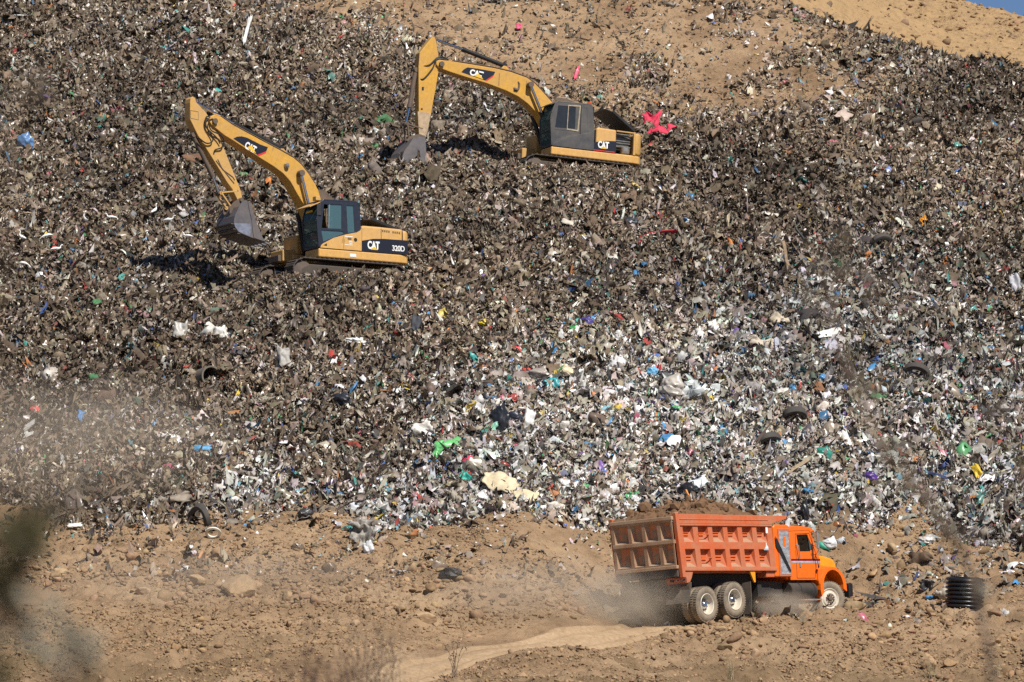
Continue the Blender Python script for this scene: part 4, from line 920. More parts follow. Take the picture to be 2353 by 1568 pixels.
    MB().box(3.85, 4.3, -.85, -.35, 1.5, 1.75).box(3.7, 3.85, -.85, -.35, 1.5, 2.3).box(3.85, 4.3, .35, .85, 1.5, 1.75).box(3.7, 3.85, .35, .85, 1.5, 2.25).build("seat", M_DARK, cab, .04)
    MB().lathe([(.2, 0), (.215, .015), (.2, .03), (.185, .015)], (4.55, .55, 2.02), (-.8, 0, .6), 20, True).build("steering_wheel", M_BLACK, cab)
    dr = MB().plate([(3.86, 1.27), (4.76, 1.27), (4.86, 1.6), (4.86, 2.05), (4.60, 2.62), (3.90, 2.60)], [[(3.875, 1.285), (4.75, 1.285), (4.845, 1.605), (4.845, 2.045), (4.59, 2.605), (3.915, 2.585)]], 1, -Yc-.004, -Yc+.0).build("door_seam", M_DARK, cab)
    s1 = MB().box(3.6, 5.06, -Yc-.006, -Yc-.001, 1.825, 1.85).build("black_stripe", M_BLACK, cab)
    MB().box(3.6, 5.06, -Yc-.007, -Yc-.001, 1.785, 1.824).build("maroon_stripe", plain("maroon", (.22, .02, .045), .4), cab)
    MB().box(3.62, 5.06, -Yc-.007, -Yc-.001, 1.735, 1.784).build("silver_stripe", plain("silver_stripe", (.42, .42, .45), .4), cab)
    MB().tube([(3.90, -1.13, 2.28), (3.93, -1.2, 2.24), (3.97, -1.2, 1.9), (3.97, -1.13, 1.86)], .018, 8).build("grab_handle", M_LAMP, cab, smooth=True)
    MB().box(4.02, 4.08, -1.15, -1.12, 1.60, 1.75).build("door_handle", M_LAMP, cab, .008)
    mr = MB().box(4.60, 4.69, -1.42, -1.38, 2.14, 2.62).build("mirror", M_LAMP, cab, .015)
    MB().tube([(4.7, -1.12, 2.60), (4.66, -1.40, 2.66), (4.66, -1.40, 2.1), (4.88, -1.12, 1.98)], .012, 6).tube([(4.66, -1.39, 2.12), (4.78, -1.12, 2.28)], .01, 6).build("mirror_arm", M_LAMP, mr, smooth=True)
    MB().tube([(4.62, -1.13, 2.00), (4.72, -1.22, 1.97), (4.80, -1.20, 1.86)], .008, 6).lathe([(0, 0), (.06, 0), (.06, .015), (0, .015)], (4.80, -1.24, 1.62), (.4, -1, 0), 12).tube([(4.80, -1.2, 1.9), (4.80, -1.24, 1.62)], .01, 6).build("spot_mirror", M_BLACK, cab, smooth=True)
    # hood, fenders, front
    hp = [(5.08, 1.05), (6.36, 1.05), (6.44, 1.30), (6.42, 1.72), (6.28, 1.88), (5.9, 1.96), (5.08, 2.06)]
    hd = MB().prism(hp, 1, -.72, .72).build("hood", M_AMB, T, .07, 3)
    MB().hexa([(5.09, -.70, 2.03), (5.09, .70, 2.03), (5.09, .62, 2.13), (5.09, -.62, 2.13)], [(6.2, -.62, 1.90), (6.2, .62, 1.90), (6.15, .5, 1.945), (6.15, -.5, 1.945)]).build("hood_top", M_BLACK, hd, .03)
    MB().box(6.40, 6.455, -.55, .55, 1.1, 1.7).build("front_grille", M_LAMP, hd, .01)
    MB().bar((5.2, -.74, 1.86), (5.3, -.76, 1.74), .03, .05).build("hood_latch", M_BLACK, hd)
    for s in (-1, 1):
        ang = [R_(a) for a in np.linspace(200, -8, 14)]; ri, ro = .56, .68; cz = 1.02
        f = MB(); ip = [(5.53+.50*math.cos(a), cz+.50*math.sin(a)) for a in ang]; op = [(5.53+.66*math.cos(a), cz+.64*math.sin(a)) for a in ang]
        for k in range(13):
            q = [ip[k], op[k], op[k+1], ip[k+1]]
            f.hexa([(p[0], s*1.22, p[1]+(0 if i in (0, 3) else -.06)) for i, p in enumerate(q)], [(p[0], s*.66, p[1]+(0 if i in (0, 3) else .05)) for i, p in enumerate(q)])
        f.build("fender", M_ORC if s else M_AMB, T, smooth=True, angle=50)
        MB().prism([(4.84, 1.20), (4.86, 1.55), (5.02, 1.60), (5.10, 1.30), (5.06, .80), (4.93, .70), (4.90, 1.0)], 1, s*.85, s*1.2).build("fender_skirt", M_ORC, T, .04, 3)
        MB().box(5.2, 6.3, min(s*.5, s*.66), max(s*.5, s*.66), 1.0, 1.5).build("inner_wing", M_DARK, T)
        MB().cyl((6.42, s*.62, 1.5), (6.47, s*.62, 1.5), .1, 16).build("headlight", M_LAMP, hd)
    MB().prism([(6.32, .70), (6.52, .72), (6.54, 1.1), (6.32, 1.12)], 1, -1.2, 1.2).build("bumper", M_BLACK, T, .03)
    tk = MB().cyl((3.52, -.92, .90), (4.78, -.92, .90), .27, 24).build("fuel_tank", M_CHAS, T, .02, smooth=True)
    MB().cyl((3.95, -.92, .9), (4.0, -.92, .9), .278, 24).cyl((4.62, -.92, .9), (4.67, -.92, .9), .278, 24).cyl((4.0, -.98, 1.15), (4.0, -1.0, 1.21), .05, 12).build("tank_strap", M_GREY, tk, smooth=True)
    MB().cyl((3.0, .9, .9), (4.2, .9, .9), .25, 20).build("air_tank", M_CHAS, T, smooth=True)
    stp = MB().box(3.98, 4.86, -1.26, -1.05, .605, .645).build("step", M_ORB, T, .01)
    MB().box(4.25, 4.6, -1.265, -1.06, .602, .65).build("tread_plate", M_LAMP, stp)
    MB().bar((4.86, -1.15, .64), (4.55, -1.05, .30), .2, .02).build("step_flap", M_FLAP, T)
    # its load
    nx_, ny_ = 70, 40; xs_ = np.linspace(-1.72, 2.5, nx_); ys_ = np.linspace(-1.04, 1.04, ny_); A, B = np.meshgrid(xs_, ys_)
    e = np.minimum(np.minimum(A+1.72, 2.5-A)/.8, (1.04-np.abs(B))/.55).clip(0, 1)
    H = 3.10+.40*e**.7+(.22*fbm(A, B, .5, 4, 300, .6)+.12*fbm(A, B, 1.4, 2, 310))*(.35+e)+.05*np.sin(A*2.1)-.10*(A > 1.6)*e*(A-1.6)
    H -= .10*sstep(-.9, -1.7, A)
    ii = np.arange(nx_*ny_).reshape(ny_, nx_); fq = np.stack([ii[:-1, :-1], ii[:-1, 1:], ii[1:, 1:], ii[1:, :-1]], -1).reshape(-1, 4)
    top = np.stack([A, B, H], -1).reshape(-1, 3)
    mb = MB(); mb.add(top.tolist(), fq.tolist()); rr = random.Random(4)
    vi, fi = ico(1)
    for k in range(230):
        x, y = rr.uniform(-1.6, 2.2), rr.uniform(-.95, .95); i = int((x+1.72)/4.22*(nx_-1)); j = int((y+1.04)/2.08*(ny_-1)); r = min(.2, .05*math.exp(rr.gauss(.1, .5)))
        v = vi*np.array([1+rr.gauss(0, .2) for _ in range(3)])*r; v = v*(1+np.random.RandomState(k).randn(len(v), 1)*.12)+np.array([x, y, H[j, i]+r*.2]); mb.add(v.tolist(), fi.tolist())
    M_LOAD = plain("dark_brown_soil", (.155, .085, .042), .95, 0, .35, 7)
    ld = mb.build("soil_load", M_LOAD, None, label="heap of dark brown soil piled above the sides of the orange truck bed", cat="soil")
    ld.matrix_world = Matrix.Translation(Vector(T_O)) @ rotm(*T_R)
truck()

# ------------------------------------------------------------------ single things lying on the waste and the soil
_mats = {}
def stuffmat(col, rough=.6, var=.28, scale=4):
    k = (col, rough)
    if k not in _mats: _mats[k] = plain("faded_material", col, rough, 0, var, scale)
    return _mats[k]
def sm(c): return c
def noise3(v, s, seed):
    return vnoise(v[:, 0]+v[:, 2]*.7, v[:, 1]-v[:, 2]*.6, s, seed)+vnoise(v[:, 2]+v[:, 0]*.3, v[:, 1]+v[:, 0]*.5, s, seed+7)
_seed = [100]
def finish(o, p, label, cat, group, rough=True, angle=60):
    o.location = p
    if rough: o.data.shade_smooth(); o.data.set_sharp_from_angle(angle=R_(angle))
    return tag(o, label, cat, group)
def frame_at(lean, turn=0.):
    """side, up and facing axes of a sheet lying against the slope"""
    u = Vector((0, math.sin(R_(lean)), math.cos(R_(lean)))); s = Vector((1, 0, 0)); n = s.cross(u)
    q = Matrix.Rotation(R_(turn), 3, n); return q @ s, q @ u, -n if n.y > 0 else n
def sheet_geo(w, h, lean, turn, off=(0, 0, 0), fold=.16, na=18, nb=16, taper=0., seed=0):
    r = np.random.RandomState(seed); s, u, n = frame_at(lean, turn)
    a, b = np.meshgrid(np.linspace(-.5, .5, na), np.linspace(-.5, .5, nb), indexing='ij'); a = a.ravel(); b = b.ravel()
    edge = 1+.5*vnoise(b*3, b*0+seed, .6, seed)+.2*vnoise(b*3, b*0, .2, seed+3); edge2 = 1+.5*vnoise(a*3, a*0+seed*2, .6, seed+5)
    x = a*w*edge*(1-taper*(b+.5)); y = b*h*edge2
    z = fold*min(w, h)*(1.3*vnoise(a*w*2.2+b*.8, b*h*.9, .45, seed+9)+1.1*vnoise(a*w, b*h, .17, seed+13)+.5*vnoise(a*w, b*h, .07, seed+15)+.9*np.sin(a*7+b*2+seed)*.3)-np.maximum(np.abs(a), np.abs(b))**3*fold*2.2
    P = np.outer(x, s)+np.outer(y, u)+np.outer(z, n)+np.array(off); g = np.arange(na*nb).reshape(na, nb)
    return P, np.stack([g[:-1, :-1], g[:-1, 1:], g[1:, 1:], g[1:, :-1]], -1).reshape(-1, 4)
def sheet(name, px, w, h, col, label, cat, lean=38, turn=0, group=None, rough=.6, fold=.16, taper=0., more=(), lift=.10, hem=None):
    _seed[0] += 1; p = ground_pt(*px); mb = MB()
    for k, (ww, hh, ll, tt, off) in enumerate([(w, h, lean, turn, (0, 0, 0))]+list(more)):
        if off[2] < -.25 and name != 'torn_cloth': off = (off[0], off[2]*1.7, off[2]*1.2)
        P, f = sheet_geo(ww, hh, ll, tt, off, fold, taper=taper, seed=_seed[0]*7+k*31); mb.add(P.tolist(), f.tolist())
    o = mb.build(name, stuffmat(col, rough)); q = o.modifiers.new("cloth", 'SOLIDIFY'); q.thickness = .012
    finish(o, p+Vector((0, -.08, h*.30+lift)), label, cat, group)
    if hem:
        P, f = sheet_geo(w*1.05, .09, lean, turn, (0, -.04, -h*.5), .1, seed=3); MB().add(P.tolist(), f.tolist()).build("hem", stuffmat(hem, .5), o)
    return o
def bag(name, px, r, col, label, cat="bag", sc=(1, .8, .75), group=None, rough=.38, lift=.0, crump=.34, neck=True):
    _seed[0] += 1; s = _seed[0]; v, f = ico(4); n = v.copy()
    d = 1+crump*noise3(n*1.0, .7, s)+crump*.55*noise3(n, .28, s+3)+crump*.3*noise3(n, .12, s+5)
    if neck: d = d+np.exp(-((n-np.array([.3, -.3, .9]))**2).sum(1)/.05)*.45
    v = v*d[:, None]*np.array(sc)*r; p = ground_pt(*px); mb = MB().add(v.tolist(), f.tolist())
    return finish(mb.build(name, stuffmat(col, rough, .18)), p+Vector((0, 0, r*sc[2]*.55+lift)), label, cat, group, angle=40)
def rock(px, r, col, label, sc=(1.1, .9, .75), group=None, sink=.45, cut=.5):
    _seed[0] += 1; s = _seed[0]; v, f = ico(4); rs = np.random.RandomState(s); d = np.ones(len(v))
    for k in range(16):
        q = rs.randn(3); q /= np.linalg.norm(q); h = rs.uniform(.55, .9); pr = v@q; d = np.where(pr*d > h, np.minimum(d, h/np.maximum(pr, 1e-3)), d)
    v = v*(d*(1+.06*noise3(v, .3, s)+.04*noise3(v, .1, s+2)))[:, None]*np.array(sc)*r
    p = ground_pt(*px); o = MB().add(v.tolist(), f.tolist()).build("rock", stuffmat(col, .95, .22, 7))
    return finish(o, p+Vector((0, 0, r*sc[2]*(1-2*sink)*.9)), label, "rock", group, angle=25)
def tyre_thing(px, R, w, tilt, label, turn=0, lift=.0, torn=False, group="old tyres"):
    prof = [(R*.58, -w*.32), (R*.66, -w*.5), (R*.86, -w*.5), (R*.97, -w*.4), (R, -w*.2), (R, w*.2), (R*.97, w*.4), (R*.86, w*.5), (R*.66, w*.5), (R*.58, w*.32), (R*.64, w*.28), (R*.9, w*.36), (R*.93, 0), (R*.9, -w*.36), (R*.64, -w*.28)]
    o = MB().lathe(prof, n=44, close=True).build("tyre", stuffmat((.062, .056, .05), .85), smooth=True)
    if torn:
        for v in o.data.vertices:
            a = math.atan2(v.co.x, v.co.z); v.co.y += .22*R*math.sin(a*2+.6); v.co.x *= 1.15; v.co.z *= 1+.10*math.sin(3*a)
    o.location = ground_pt(*px)+Vector((0, 0, lift)); o.rotation_euler = (R_(tilt), 0, R_(turn)); return tag(o, label, "tyre", group)
def plank(name, px, l, w, t, ang, col, label, cat="plank", lean=25, lift=.05, group=None):
    s, u, n = frame_at(lean, ang); p = ground_pt(*px)+Vector((0, -.05, lift)); mb = MB(); k = 6; pts = []
    for i in range(k):
        f = i/(k-1)-.5; pts.append(s*(f*l)+n*(.04*l*math.sin(f*5))*.5+u*.015*random.Random(i).uniform(-1, 1))
    for a, b in zip(pts[:-1], pts[1:]): mb.bar(a, b, w, t, n)
    o = mb.build(name, stuffmat(col, .85, .3, 9)); o.location = p; return tag(o, label, cat, group)

RAG = "rags and cloths on the waste"; BAG = "plastic bags on the waste"; ROCK = "rocks on the soil bank"; SCR = "sheets lying on the waste"
_a = ground_pt(1490, 290)
def _rel(u, v, up): q = ground_pt(u, v)-_a; return (q.x, q.y-.05, q.z+up)
tc = sheet("torn_cloth", (1490, 290), .70, .60, (.58, .03, .075), "crimson torn cloth draped over the waste behind the grey excavator", "cloth", 18, 34, RAG, .75, .10, .75, lift=.12,
      more=[(.60, .66, 16, -32, (.32, -.05, .0)), (.26, .62, 20, -18, _rel(1509, 306, .12)), (.85, .34, 30, -12, _rel(1518, 322, .10)), (.40, .30, 25, 30, _rel(1540, 318, .16)), (.35, .25, 30, 10, _rel(1496, 322, .05))])
sheet("pink_strip", (1325, 182), .14, .55, (.75, .08, .16), "hot pink plastic strip hanging on the bare soil edge", "plastic strip", 20, -18, RAG, .4)
sheet("pink_rag", (1193, 70), .22, .26, (.66, .07, .17), "small pink rag alone on the upper bare soil", "rag", 35, 0, RAG)
sheet("white_strip", (568, 98), .16, 1.5, (.78, .77, .74), "long white plastic strip standing upright in the upper waste", "plastic strip", 28, -10, SCR, .4, .35)
bag("blue_bag", (58, 340), .38, (.10, .20, .38), "big pale blue bag full of crumpled film near the left edge", group=BAG, sc=(1, .8, .95))
sheet("cream_sheet", (1150, 1140), 1.1, .62, (.60, .50, .33), "large cream sheet folded over the toe of the waste", "sheet", 38, -25, SCR, .7, .12, lift=.24)
sheet("cream_sheet", (1208, 1164), .66, .42, (.62, .52, .34), "smaller cream sheet on the waste beside the large cream one", "sheet", 38, -6, SCR, .7, .10, lift=.2)
sheet("green_bag", (1030, 1035), .72, .42, (.13, .45, .15), "bright green plastic bag stretched over the waste", "bag", 35, 18, BAG, .35, .2, more=[(.22, .45, 30, -25, (-.36, -.04, -.26))])
sheet("grey_sack", (652, 848), .62, .85, (.36, .345, .32), "tall pale grey sack with a blue lower hem", "sack", 22, 4, SCR, .7, .14, .5, hem=(.03, .10, .55))
sheet("clear_sack", (413, 785), .42, .78, (.44, .42, .38), "pale greyish see-through sack lying lengthwise left of the white bundle", "sack", 22, -6, SCR, .3, .3)
sheet("white_bundle", (498, 778), .85, .55, (.62, .60, .55), "crumpled white bundle with a yellowish patch, right of the pale sack", "bundle", 35, -20, SCR, .5, .4, more=[(.4, .3, 40, 10, (.1, -.12, .02)), (.35, .3, 30, -35, (.4, -.1, -.22))])
bag("black_rubble", (1040, 1337), .28, (.018, .017, .017), "jet black lump lying on the soil bank left of the truck", "lump", (1.15, .8, .75), None, .6, lift=.1, crump=.4, neck=False)
rock((548, 1366), .46, (.34, .23, .13), "largest tan boulder in the rock belt on the soil bank", (1.25, .9, .95), ROCK, .3)
rock((453, 1340), .25, (.36, .25, .14), "rounded boulder up left of the largest boulder", (1.1, .9, .9), ROCK, .35)
rock((285, 1272), .26, (.30, .19, .11), "flat reddish rock high on the left soil bank", (1.3, .9, .6), ROCK, .35)
rock((585, 1352), .20, (.32, .21, .12), "squat rock touching the right side of the largest boulder", (1.1, .9, .9), ROCK, .35)
rock((660, 1375), .20, (.33, .22, .12), "knobbly rock well right of the largest boulder", (.9, .9, 1.1), ROCK, .35)
rock((978, 1427), .27, (.38, .26, .15), "wide low rock nearest the dirt road", (1.35, .9, .7), ROCK, .35)
rock((1670, 1395), .0001+.16, (.30, .2, .12), "small rock at the road edge by the truck", (1.2, .9, .7), ROCK, .35)
rock((1776, 1410), .20, (.42, .33, .22), "pale rounded rock on the crest of the bank before the truck", (1.2, .9, .9), ROCK, .3)
rock((1797, 1404), .17, (.26, .16, .085), "dark brown clod touching the pale rock on the bank", (1.2, .9, .8), ROCK, .3)
rock((2050, 1478), .24, (.38, .25, .15), "flat pinkish slab on the right bank", (1.6, .8, .45), ROCK, .3)
rock((2135, 1535), .24, (.35, .23, .13), "angular boulder low on the right bank", (1.1, .9, .9), ROCK, .3)
rock((2185, 1530), .20, (.33, .21, .11), "brown block right of the angular boulder", (1.1, .9, .8), ROCK, .3)
rock((815, 1435), .15, (.36, .25, .15), "small pale rock left of the road on open soil", (1.1, .9, .8), ROCK, .3)
rock((140, 1320), .24, (.37, .26, .15), "dusty boulder at the left end of the rock belt", (1.2, .9, .75), ROCK, .35)
rock((330, 1362), .21, (.36, .25, .15), "middling boulder below the rounded boulder", (1.2, .9, .75), ROCK, .35)
# tyres, pipes and other hard things
tyre_thing((1826, 962), .40, .24, 62, "black tyre lying flat amid pale waste above the truck cab", 10, .10)
tyre_thing((2106, 868), .46, .24, 50, "black tyre tilted in the waste at the right, beside blue bags", -20, .12)
tyre_thing((1766, 1018), .42, .24, 60, "grey dusty tyre half sunk in the waste below the flat black tyre", 25, .04)
tyre_thing((462, 1205), .40, .22, 42, "torn black tyre standing askew at the top of the soil bank", -55, .22, True)
tyre_thing((2025, 568), .45, .24, 40, "tyre half hidden in the dark waste high on the right", 20, .08)
tyre_thing((1449, 1441), .36, .16, 84, "worn flattened tyre lying at the road edge behind the truck", 0, .10)
sheet("tyre_strip", (915, 1206), .75, .16, (.04, .037, .035), "strip of black tyre tread lying at the foot of the waste", "tyre tread", 50, -6, None, .8, .2)
ring = MB().lathe([(.16, -.02), (.2, -.035), (.24, -.02), (.24, .02), (.2, .035), (.16, .02)], n=32, close=True).build("ring", stuffmat((.70, .67, .56), .5), smooth=True)
ring.location = ground_pt(490, 1238)+Vector((0, -.05, .16)); ring.rotation_euler = (R_(50), 0, 0); tag(ring, "cream plastic ring lying on the soil under the torn tyre", "ring")
def hollow_pipe(px, r, l, col, label, yaw, pitch, lift=.15, arc=(0, 360)):
    mb = MB(); n = 28; a0, a1 = map(R_, arc); v = []
    full = arc == (0, 360); m = n if full else n+1
    for y in (0, l):
        for rr in (r, r*.84):
            for k in range(m): a = a0+(a1-a0)*k/n; v.append((rr*math.cos(a), y, rr*math.sin(a)))
    def i(yy, ri, k): return (yy*2+ri)*m+(k % m)
    f = []
    for k in range(n):
        f += [(i(0, 0, k), i(0, 0, k+1), i(1, 0, k+1), i(1, 0, k)), (i(0, 1, k+1), i(0, 1, k), i(1, 1, k), i(1, 1, k+1)), (i(0, 0, k+1), i(0, 0, k), i(0, 1, k), i(0, 1, k+1)), (i(1, 0, k), i(1, 0, k+1), i(1, 1, k+1), i(1, 1, k))]
    if not full: f += [(i(0, 0, 0), i(1, 0, 0), i(1, 1, 0), i(0, 1, 0)), (i(0, 0, n), i(0, 1, n), i(1, 1, n), i(1, 0, n))]
    o = mb.add(v, f).build("concrete_pipe", stuffmat(col, .9), smooth=True); o.location = ground_pt(*px)+Vector((0, -.15, lift)); o.rotation_euler = (R_(pitch), 0, R_(yaw)); return tag(o, label, "pipe", "broken concrete pipes")
hollow_pipe((487, 880), .36, 1.1, (.15, .13, .105), "hollow grey concrete pipe with its dark mouth towards the viewer", 28, -4, .2)
hollow_pipe((500, 915), .34, .7, (.14, .12, .10), "broken half shell of pipe just below the hollow pipe", -10, 12, .18, (150, 345))
# corrugated pipe standing in the soil
prof = []
for k in range(8):
    z = k*.125
    prof += [(.50, z+.0), (.565, z+.025), (.585, z+.06), (.565, z+.095), (.50, z+.12)]
cp = MB().lathe(prof+[(.46, prof[-1][1]), (.46, .02)], (0, 0, 0), (0, 0, 1), 48, True).build("corrugated_pipe", stuffmat((.012, .013, .016), .32, .1), smooth=True, angle=70)
cp.location = ground_pt(2216, 1396)+Vector((0, .2, -.12)); cp.rotation_euler = (R_(6), R_(3), 0); tag(cp, "black ribbed drain pipe standing upright in the soil on the right", "pipe")
bag("black_bag", (1850, 1196), .24, (.02, .02, .023), "upright dark bag just above the truck cab roof", group=BAG, sc=(.55, .6, 1.5))
p = ground_pt(1845, 560); dp = MB().tube([(-.25, 0, .55), (-.15, -.05, .4), (.0, -.08, .2), (.15, -.1, .02), (.3, -.12, -.15)], [.05, .055, .05, .055, .05], 10).build("hose", M_BLACK, smooth=True); dp.location = p; tag(dp, "short black ribbed hose lying on the right side waste", "hose")
plank("wooden_pole", (1806, 618), 1.15, .10, .07, 98, (.27, .19, .12), "upright tan wooden pole stuck in the waste on the right", "pole", 22, .45)
plank("plank", (1384, 832), 1.0, .14, .05, 62, (.17, .11, .07), "dark plank leaning in the brown waste above the pale slope")
plank("plank", (1830, 1078), .95, .12, .05, 35, (.34, .26, .17), "weathered plank lying slantwise in the waste above the truck")
plank("plank", (1085, 735), .62, .05, .04, 8, (.20, .13, .085), "thin brown stick beside the yellow rag")
plank("timber", (2140, 1355), .0001+.7, .06, .05, 40, (.2, .15, .1), "thin branch sticking out of the soil left of the ribbed drain pipe", "branch")
sheet("cardboard", (240, 276), .42, .20, (.34, .19, .085), "orange-brown cardboard piece in the upper left waste", "cardboard", 40, -28, SCR, .9, .06)
sheet("cardboard", (540, 958), .52, .16, (.33, .16, .07), "rust-brown cardboard strip in the lower middle left waste", "cardboard", 40, 10, SCR, .9, .06)
sheet("brown_carpet", (450, 375), 1.0, .42, (.17, .095, .055), "brown carpet scrap on the waste behind the arm of the blue-cab excavator", "carpet", 45, 8, SCR, .9, .2)
sheet("board", (715, 628), 1.15, .34, (.48, .36, .2), "sand-coloured board leaning on the crawler of the blue-cab excavator", "board", 15, 4, SCR, .85, .06, lift=-.05)
bag("white_sack", (634, 640), .24, (.60, .57, .52), "rounded off-white sack in front of the blue-cab excavator", "sack", (1.3, .9, .7), BAG, .6, crump=.15, neck=False)
sheet("white_board", (1906, 782), .85, .42, (.74, .73, .70), "bright white panel lying on the pale slope at the right", "panel", 42, 12, SCR, .5, .07, more=[(.5, .35, 45, -20, (.25, -.1, -.32))])
sheet("cream_cloth", (1795, 745), .80, .42, (.52, .44, .33), "crumpled cream cloth left of the white panel", "cloth", 40, 8, RAG, .8, .35)
sheet("grey_cloth", (1750, 800), .85, .45, (.50, .43, .35), "dusty beige cloth with a pink corner on the pale slope", "cloth", 40, -10, RAG, .8, .35)
sheet("white_sheet", (1320, 524), .95, .30, (.50, .46, .38), "long off-white sheet on the slope below the grey excavator", "sheet", 42, -14, SCR, .7, .25)
bag("black_bag", (1450, 522), .30, (.035, .038, .048), "dark slate bag right of the long off-white sheet", group=BAG)
sheet("yellow_cloth", (2246, 1102), .30, .55, (.62, .42, .03), "yellow cloth hanging on the lower right waste", "cloth", 25, 20, RAG, .5, .3)
bag("purple_bag", (2000, 1106), .22, (.08, .03, .22), "deep purple bag on the lower right waste", group=BAG)
bag("orange_bag", (2122, 520), .18, (.72, .28, .02), "orange bag with a white flap high on the right", group=BAG, sc=(.8, .8, 1.2))
bag("blue_bag", (2108, 842), .20, (.06, .33, .62), "vivid sky blue bag by the tilted tyre", group=BAG)
bag("blue_bag", (1890, 872), .14, (.05, .28, .6), "small cobalt bag on the pale slope below the white panel", group=BAG)
bag("blue_bag", (1535, 1022), .26, (.08, .25, .48), "medium blue bag left of centre on the pale slope", group=BAG, sc=(1.2, .8, .7))
bag("blue_bag", (1500, 862), .20, (.16, .42, .66), "light blue bag on the upper pale slope", group=BAG)
bag("teal_bag", (1893, 1056), .30, (.03, .20, .15), "dark teal bag above the plank over the truck cab", group=BAG)
sheet("teal_bag", (1270, 895), .42, .42, (.06, .38, .42), "turquoise torn bag on the middle slope", "bag", 30, 20, BAG, .35, .3)
sheet("teal_rag", (1068, 1112), .35, .36, (.04, .36, .29), "green-blue rag left of the large cream sheet", "rag", 30, -25, RAG, .5, .3)
bag("purple_bag", (1348, 752), .26, (.06, .045, .2), "indigo bag with a red and green neighbour", group=BAG)
bag("green_bag", (1320, 762), .18, (.05, .30, .08), "green and white crumpled bag left of the indigo bag", group=BAG)
sheet("red_rag", (1184, 812), .36, .22, (.62, .03, .03), "scarlet rag on the brown middle slope", "rag", 35, -8, RAG, .5, .25)
sheet("maroon_rag", (1423, 744), .28, .42, (.30, .04, .035), "dark red rag above the dark plank", "rag", 30, 18, RAG, .8, .3)
sheet("red_streamer", (1510, 540), 1.5, .07, (.5, .04, .05), "long red strip strewn across the slope right of centre", "strip", 40, 18, RAG, .6, .8, more=[(.7, .07, 35, 55, (-.75, -.1, -.45))])
bag("black_bag", (785, 930), .34, (.022, .024, .034), "shiny black bag on the lower left of the middle slope", group=BAG)
sheet("slate_cloth", (955, 772), .32, .78, (.05, .055, .065), "slate grey cloth hanging on the brown slope", "cloth", 22, -8, RAG, .8, .25)
bag("yellow_bag", (1016, 736), .22, (.58, .46, .12), "pale yellow bag left of the thin brown stick", group=BAG, sc=(.9, .8, 1))
bag("yellow_bag", (1110, 750), .17, (.55, .42, .02), "small strong yellow bag right of the thin brown stick", group=BAG)
bag("pink_bag", (1076, 1066), .20, (.55, .06, .12), "raspberry red bag below the stretched green bag", group=BAG)
bag("black_bag", (1150, 985), .36, (.018, .02, .026), "left one of two black bags on the crest of the pale heap", group=BAG, sc=(.8, .8, 1.3))
bag("black_bag", (1178, 970), .30, (.03, .033, .05), "right one of two black bags on the crest of the pale heap", group=BAG)
sheet("white_bag", (1216, 985), .35, .75, (.66, .65, .62), "white bag with a black lower end right of the two black bags", "bag", 22, -12, BAG, .35, .3)
sheet("white_bag", (968, 1000), .60, .42, (.66, .63, .57), "white torn bag under an orange cord at the middle of the slope", "bag", 30, 20, BAG, .4, .3)
sheet("mint_bag", (1130, 995), .36, .36, (.25, .55, .42), "mint green bag left of the two black bags", "bag", 32, 0, BAG, .4, .3)
bag("white_bag", (1605, 1128), .34, (.64, .68, .72), "white bag with a black side standing above the truck's load", group=BAG, sc=(1.1, .7, .7))
bag("black_bag", (1585, 1134), .30, (.015, .015, .018), "black bag tucked under the white one above the truck's load", group=BAG)
bag("cream_bag", (1290, 868), .30, (.58, .50, .32), "cream swollen bag on the upper middle slope", group=BAG, sc=(1.25, .8, .8))
bag("clear_bag", (1240, 872), .34, (.30, .26, .23), "greyish clear bag left of the cream swollen bag", group=BAG, sc=(1.3, .8, .7))
bag("clear_bag", (1545, 905), .42, (.46, .42, .37), "big beige film bag on the left part of the pale slope", group=BAG)
sheet("blue_tarp", (466, 1042), .52, .22, (.06, .30, .55), "sky blue tarp scrap on the dusty left slope", "tarp", 35, 6, SCR, .5, .15)
sheet("blue_rag", (185, 972), .24, .45, (.04, .20, .45), "blue rag hanging on the dusty left slope", "rag", 25, -8, RAG, .5, .3)
bag("red_bag", (80, 953), .20, (.55, .08, .07), "tomato red bag near the left edge", group=BAG, sc=(1.2, .8, .8))
sheet("striped_cloth", (2333, 672), .36, .72, (.42, .42, .45), "grey and white cloth hanging at the right edge", "cloth", 25, 8, RAG, .7, .35)
sheet("white_scrap", (172, 1218), .42, .16, (.74, .72, .68), "white plastic scrap propped on the left soil bank", "scrap", 45, 6, SCR, .5, .1)
sheet("grey_tangle", (832, 1252), .65, .85, (.27, .25, .22), "tangle of grey plastic hanging down the soil bank in the middle", "tangle", 25, 8, SCR, .6, .5, more=[(.4, .45, 30, -15, (.12, -.1, -.38)), (.55, .3, 35, 10, (-.12, -.05, .3))])
bag("white_bag", (846, 1270), .20, (.55, .56, .57), "small white bag at the foot of the grey tangle", group=BAG, sc=(.8, .8, 1))
sheet("brown_tarp", (395, 1160), 1.0, .36, (.28, .235, .185), "dusty beige tarp along the foot of the waste on the left", "tarp", 40, 12, SCR, .7, .3)
bag("dark_bag", (700, 1190), .24, (.035, .035, .036), "torn dark bag at the top of the soil bank left of centre", group=BAG)
sheet("teal_net", (1890, 1262), .55, .22, (.05, .32, .22), "green netting on the soil just ahead of the truck's window", "netting", 45, -25, RAG, .6, .4)
bag("white_bag", (1908, 1258), .22, (.66, .66, .66), "white bag on the soil beside the green netting", group=BAG)
bag("white_bag", (2128, 1250), .24, (.50, .48, .46), "off-white bag alone on the soil right of the truck", group=BAG, sc=(1.2, .8, .6))
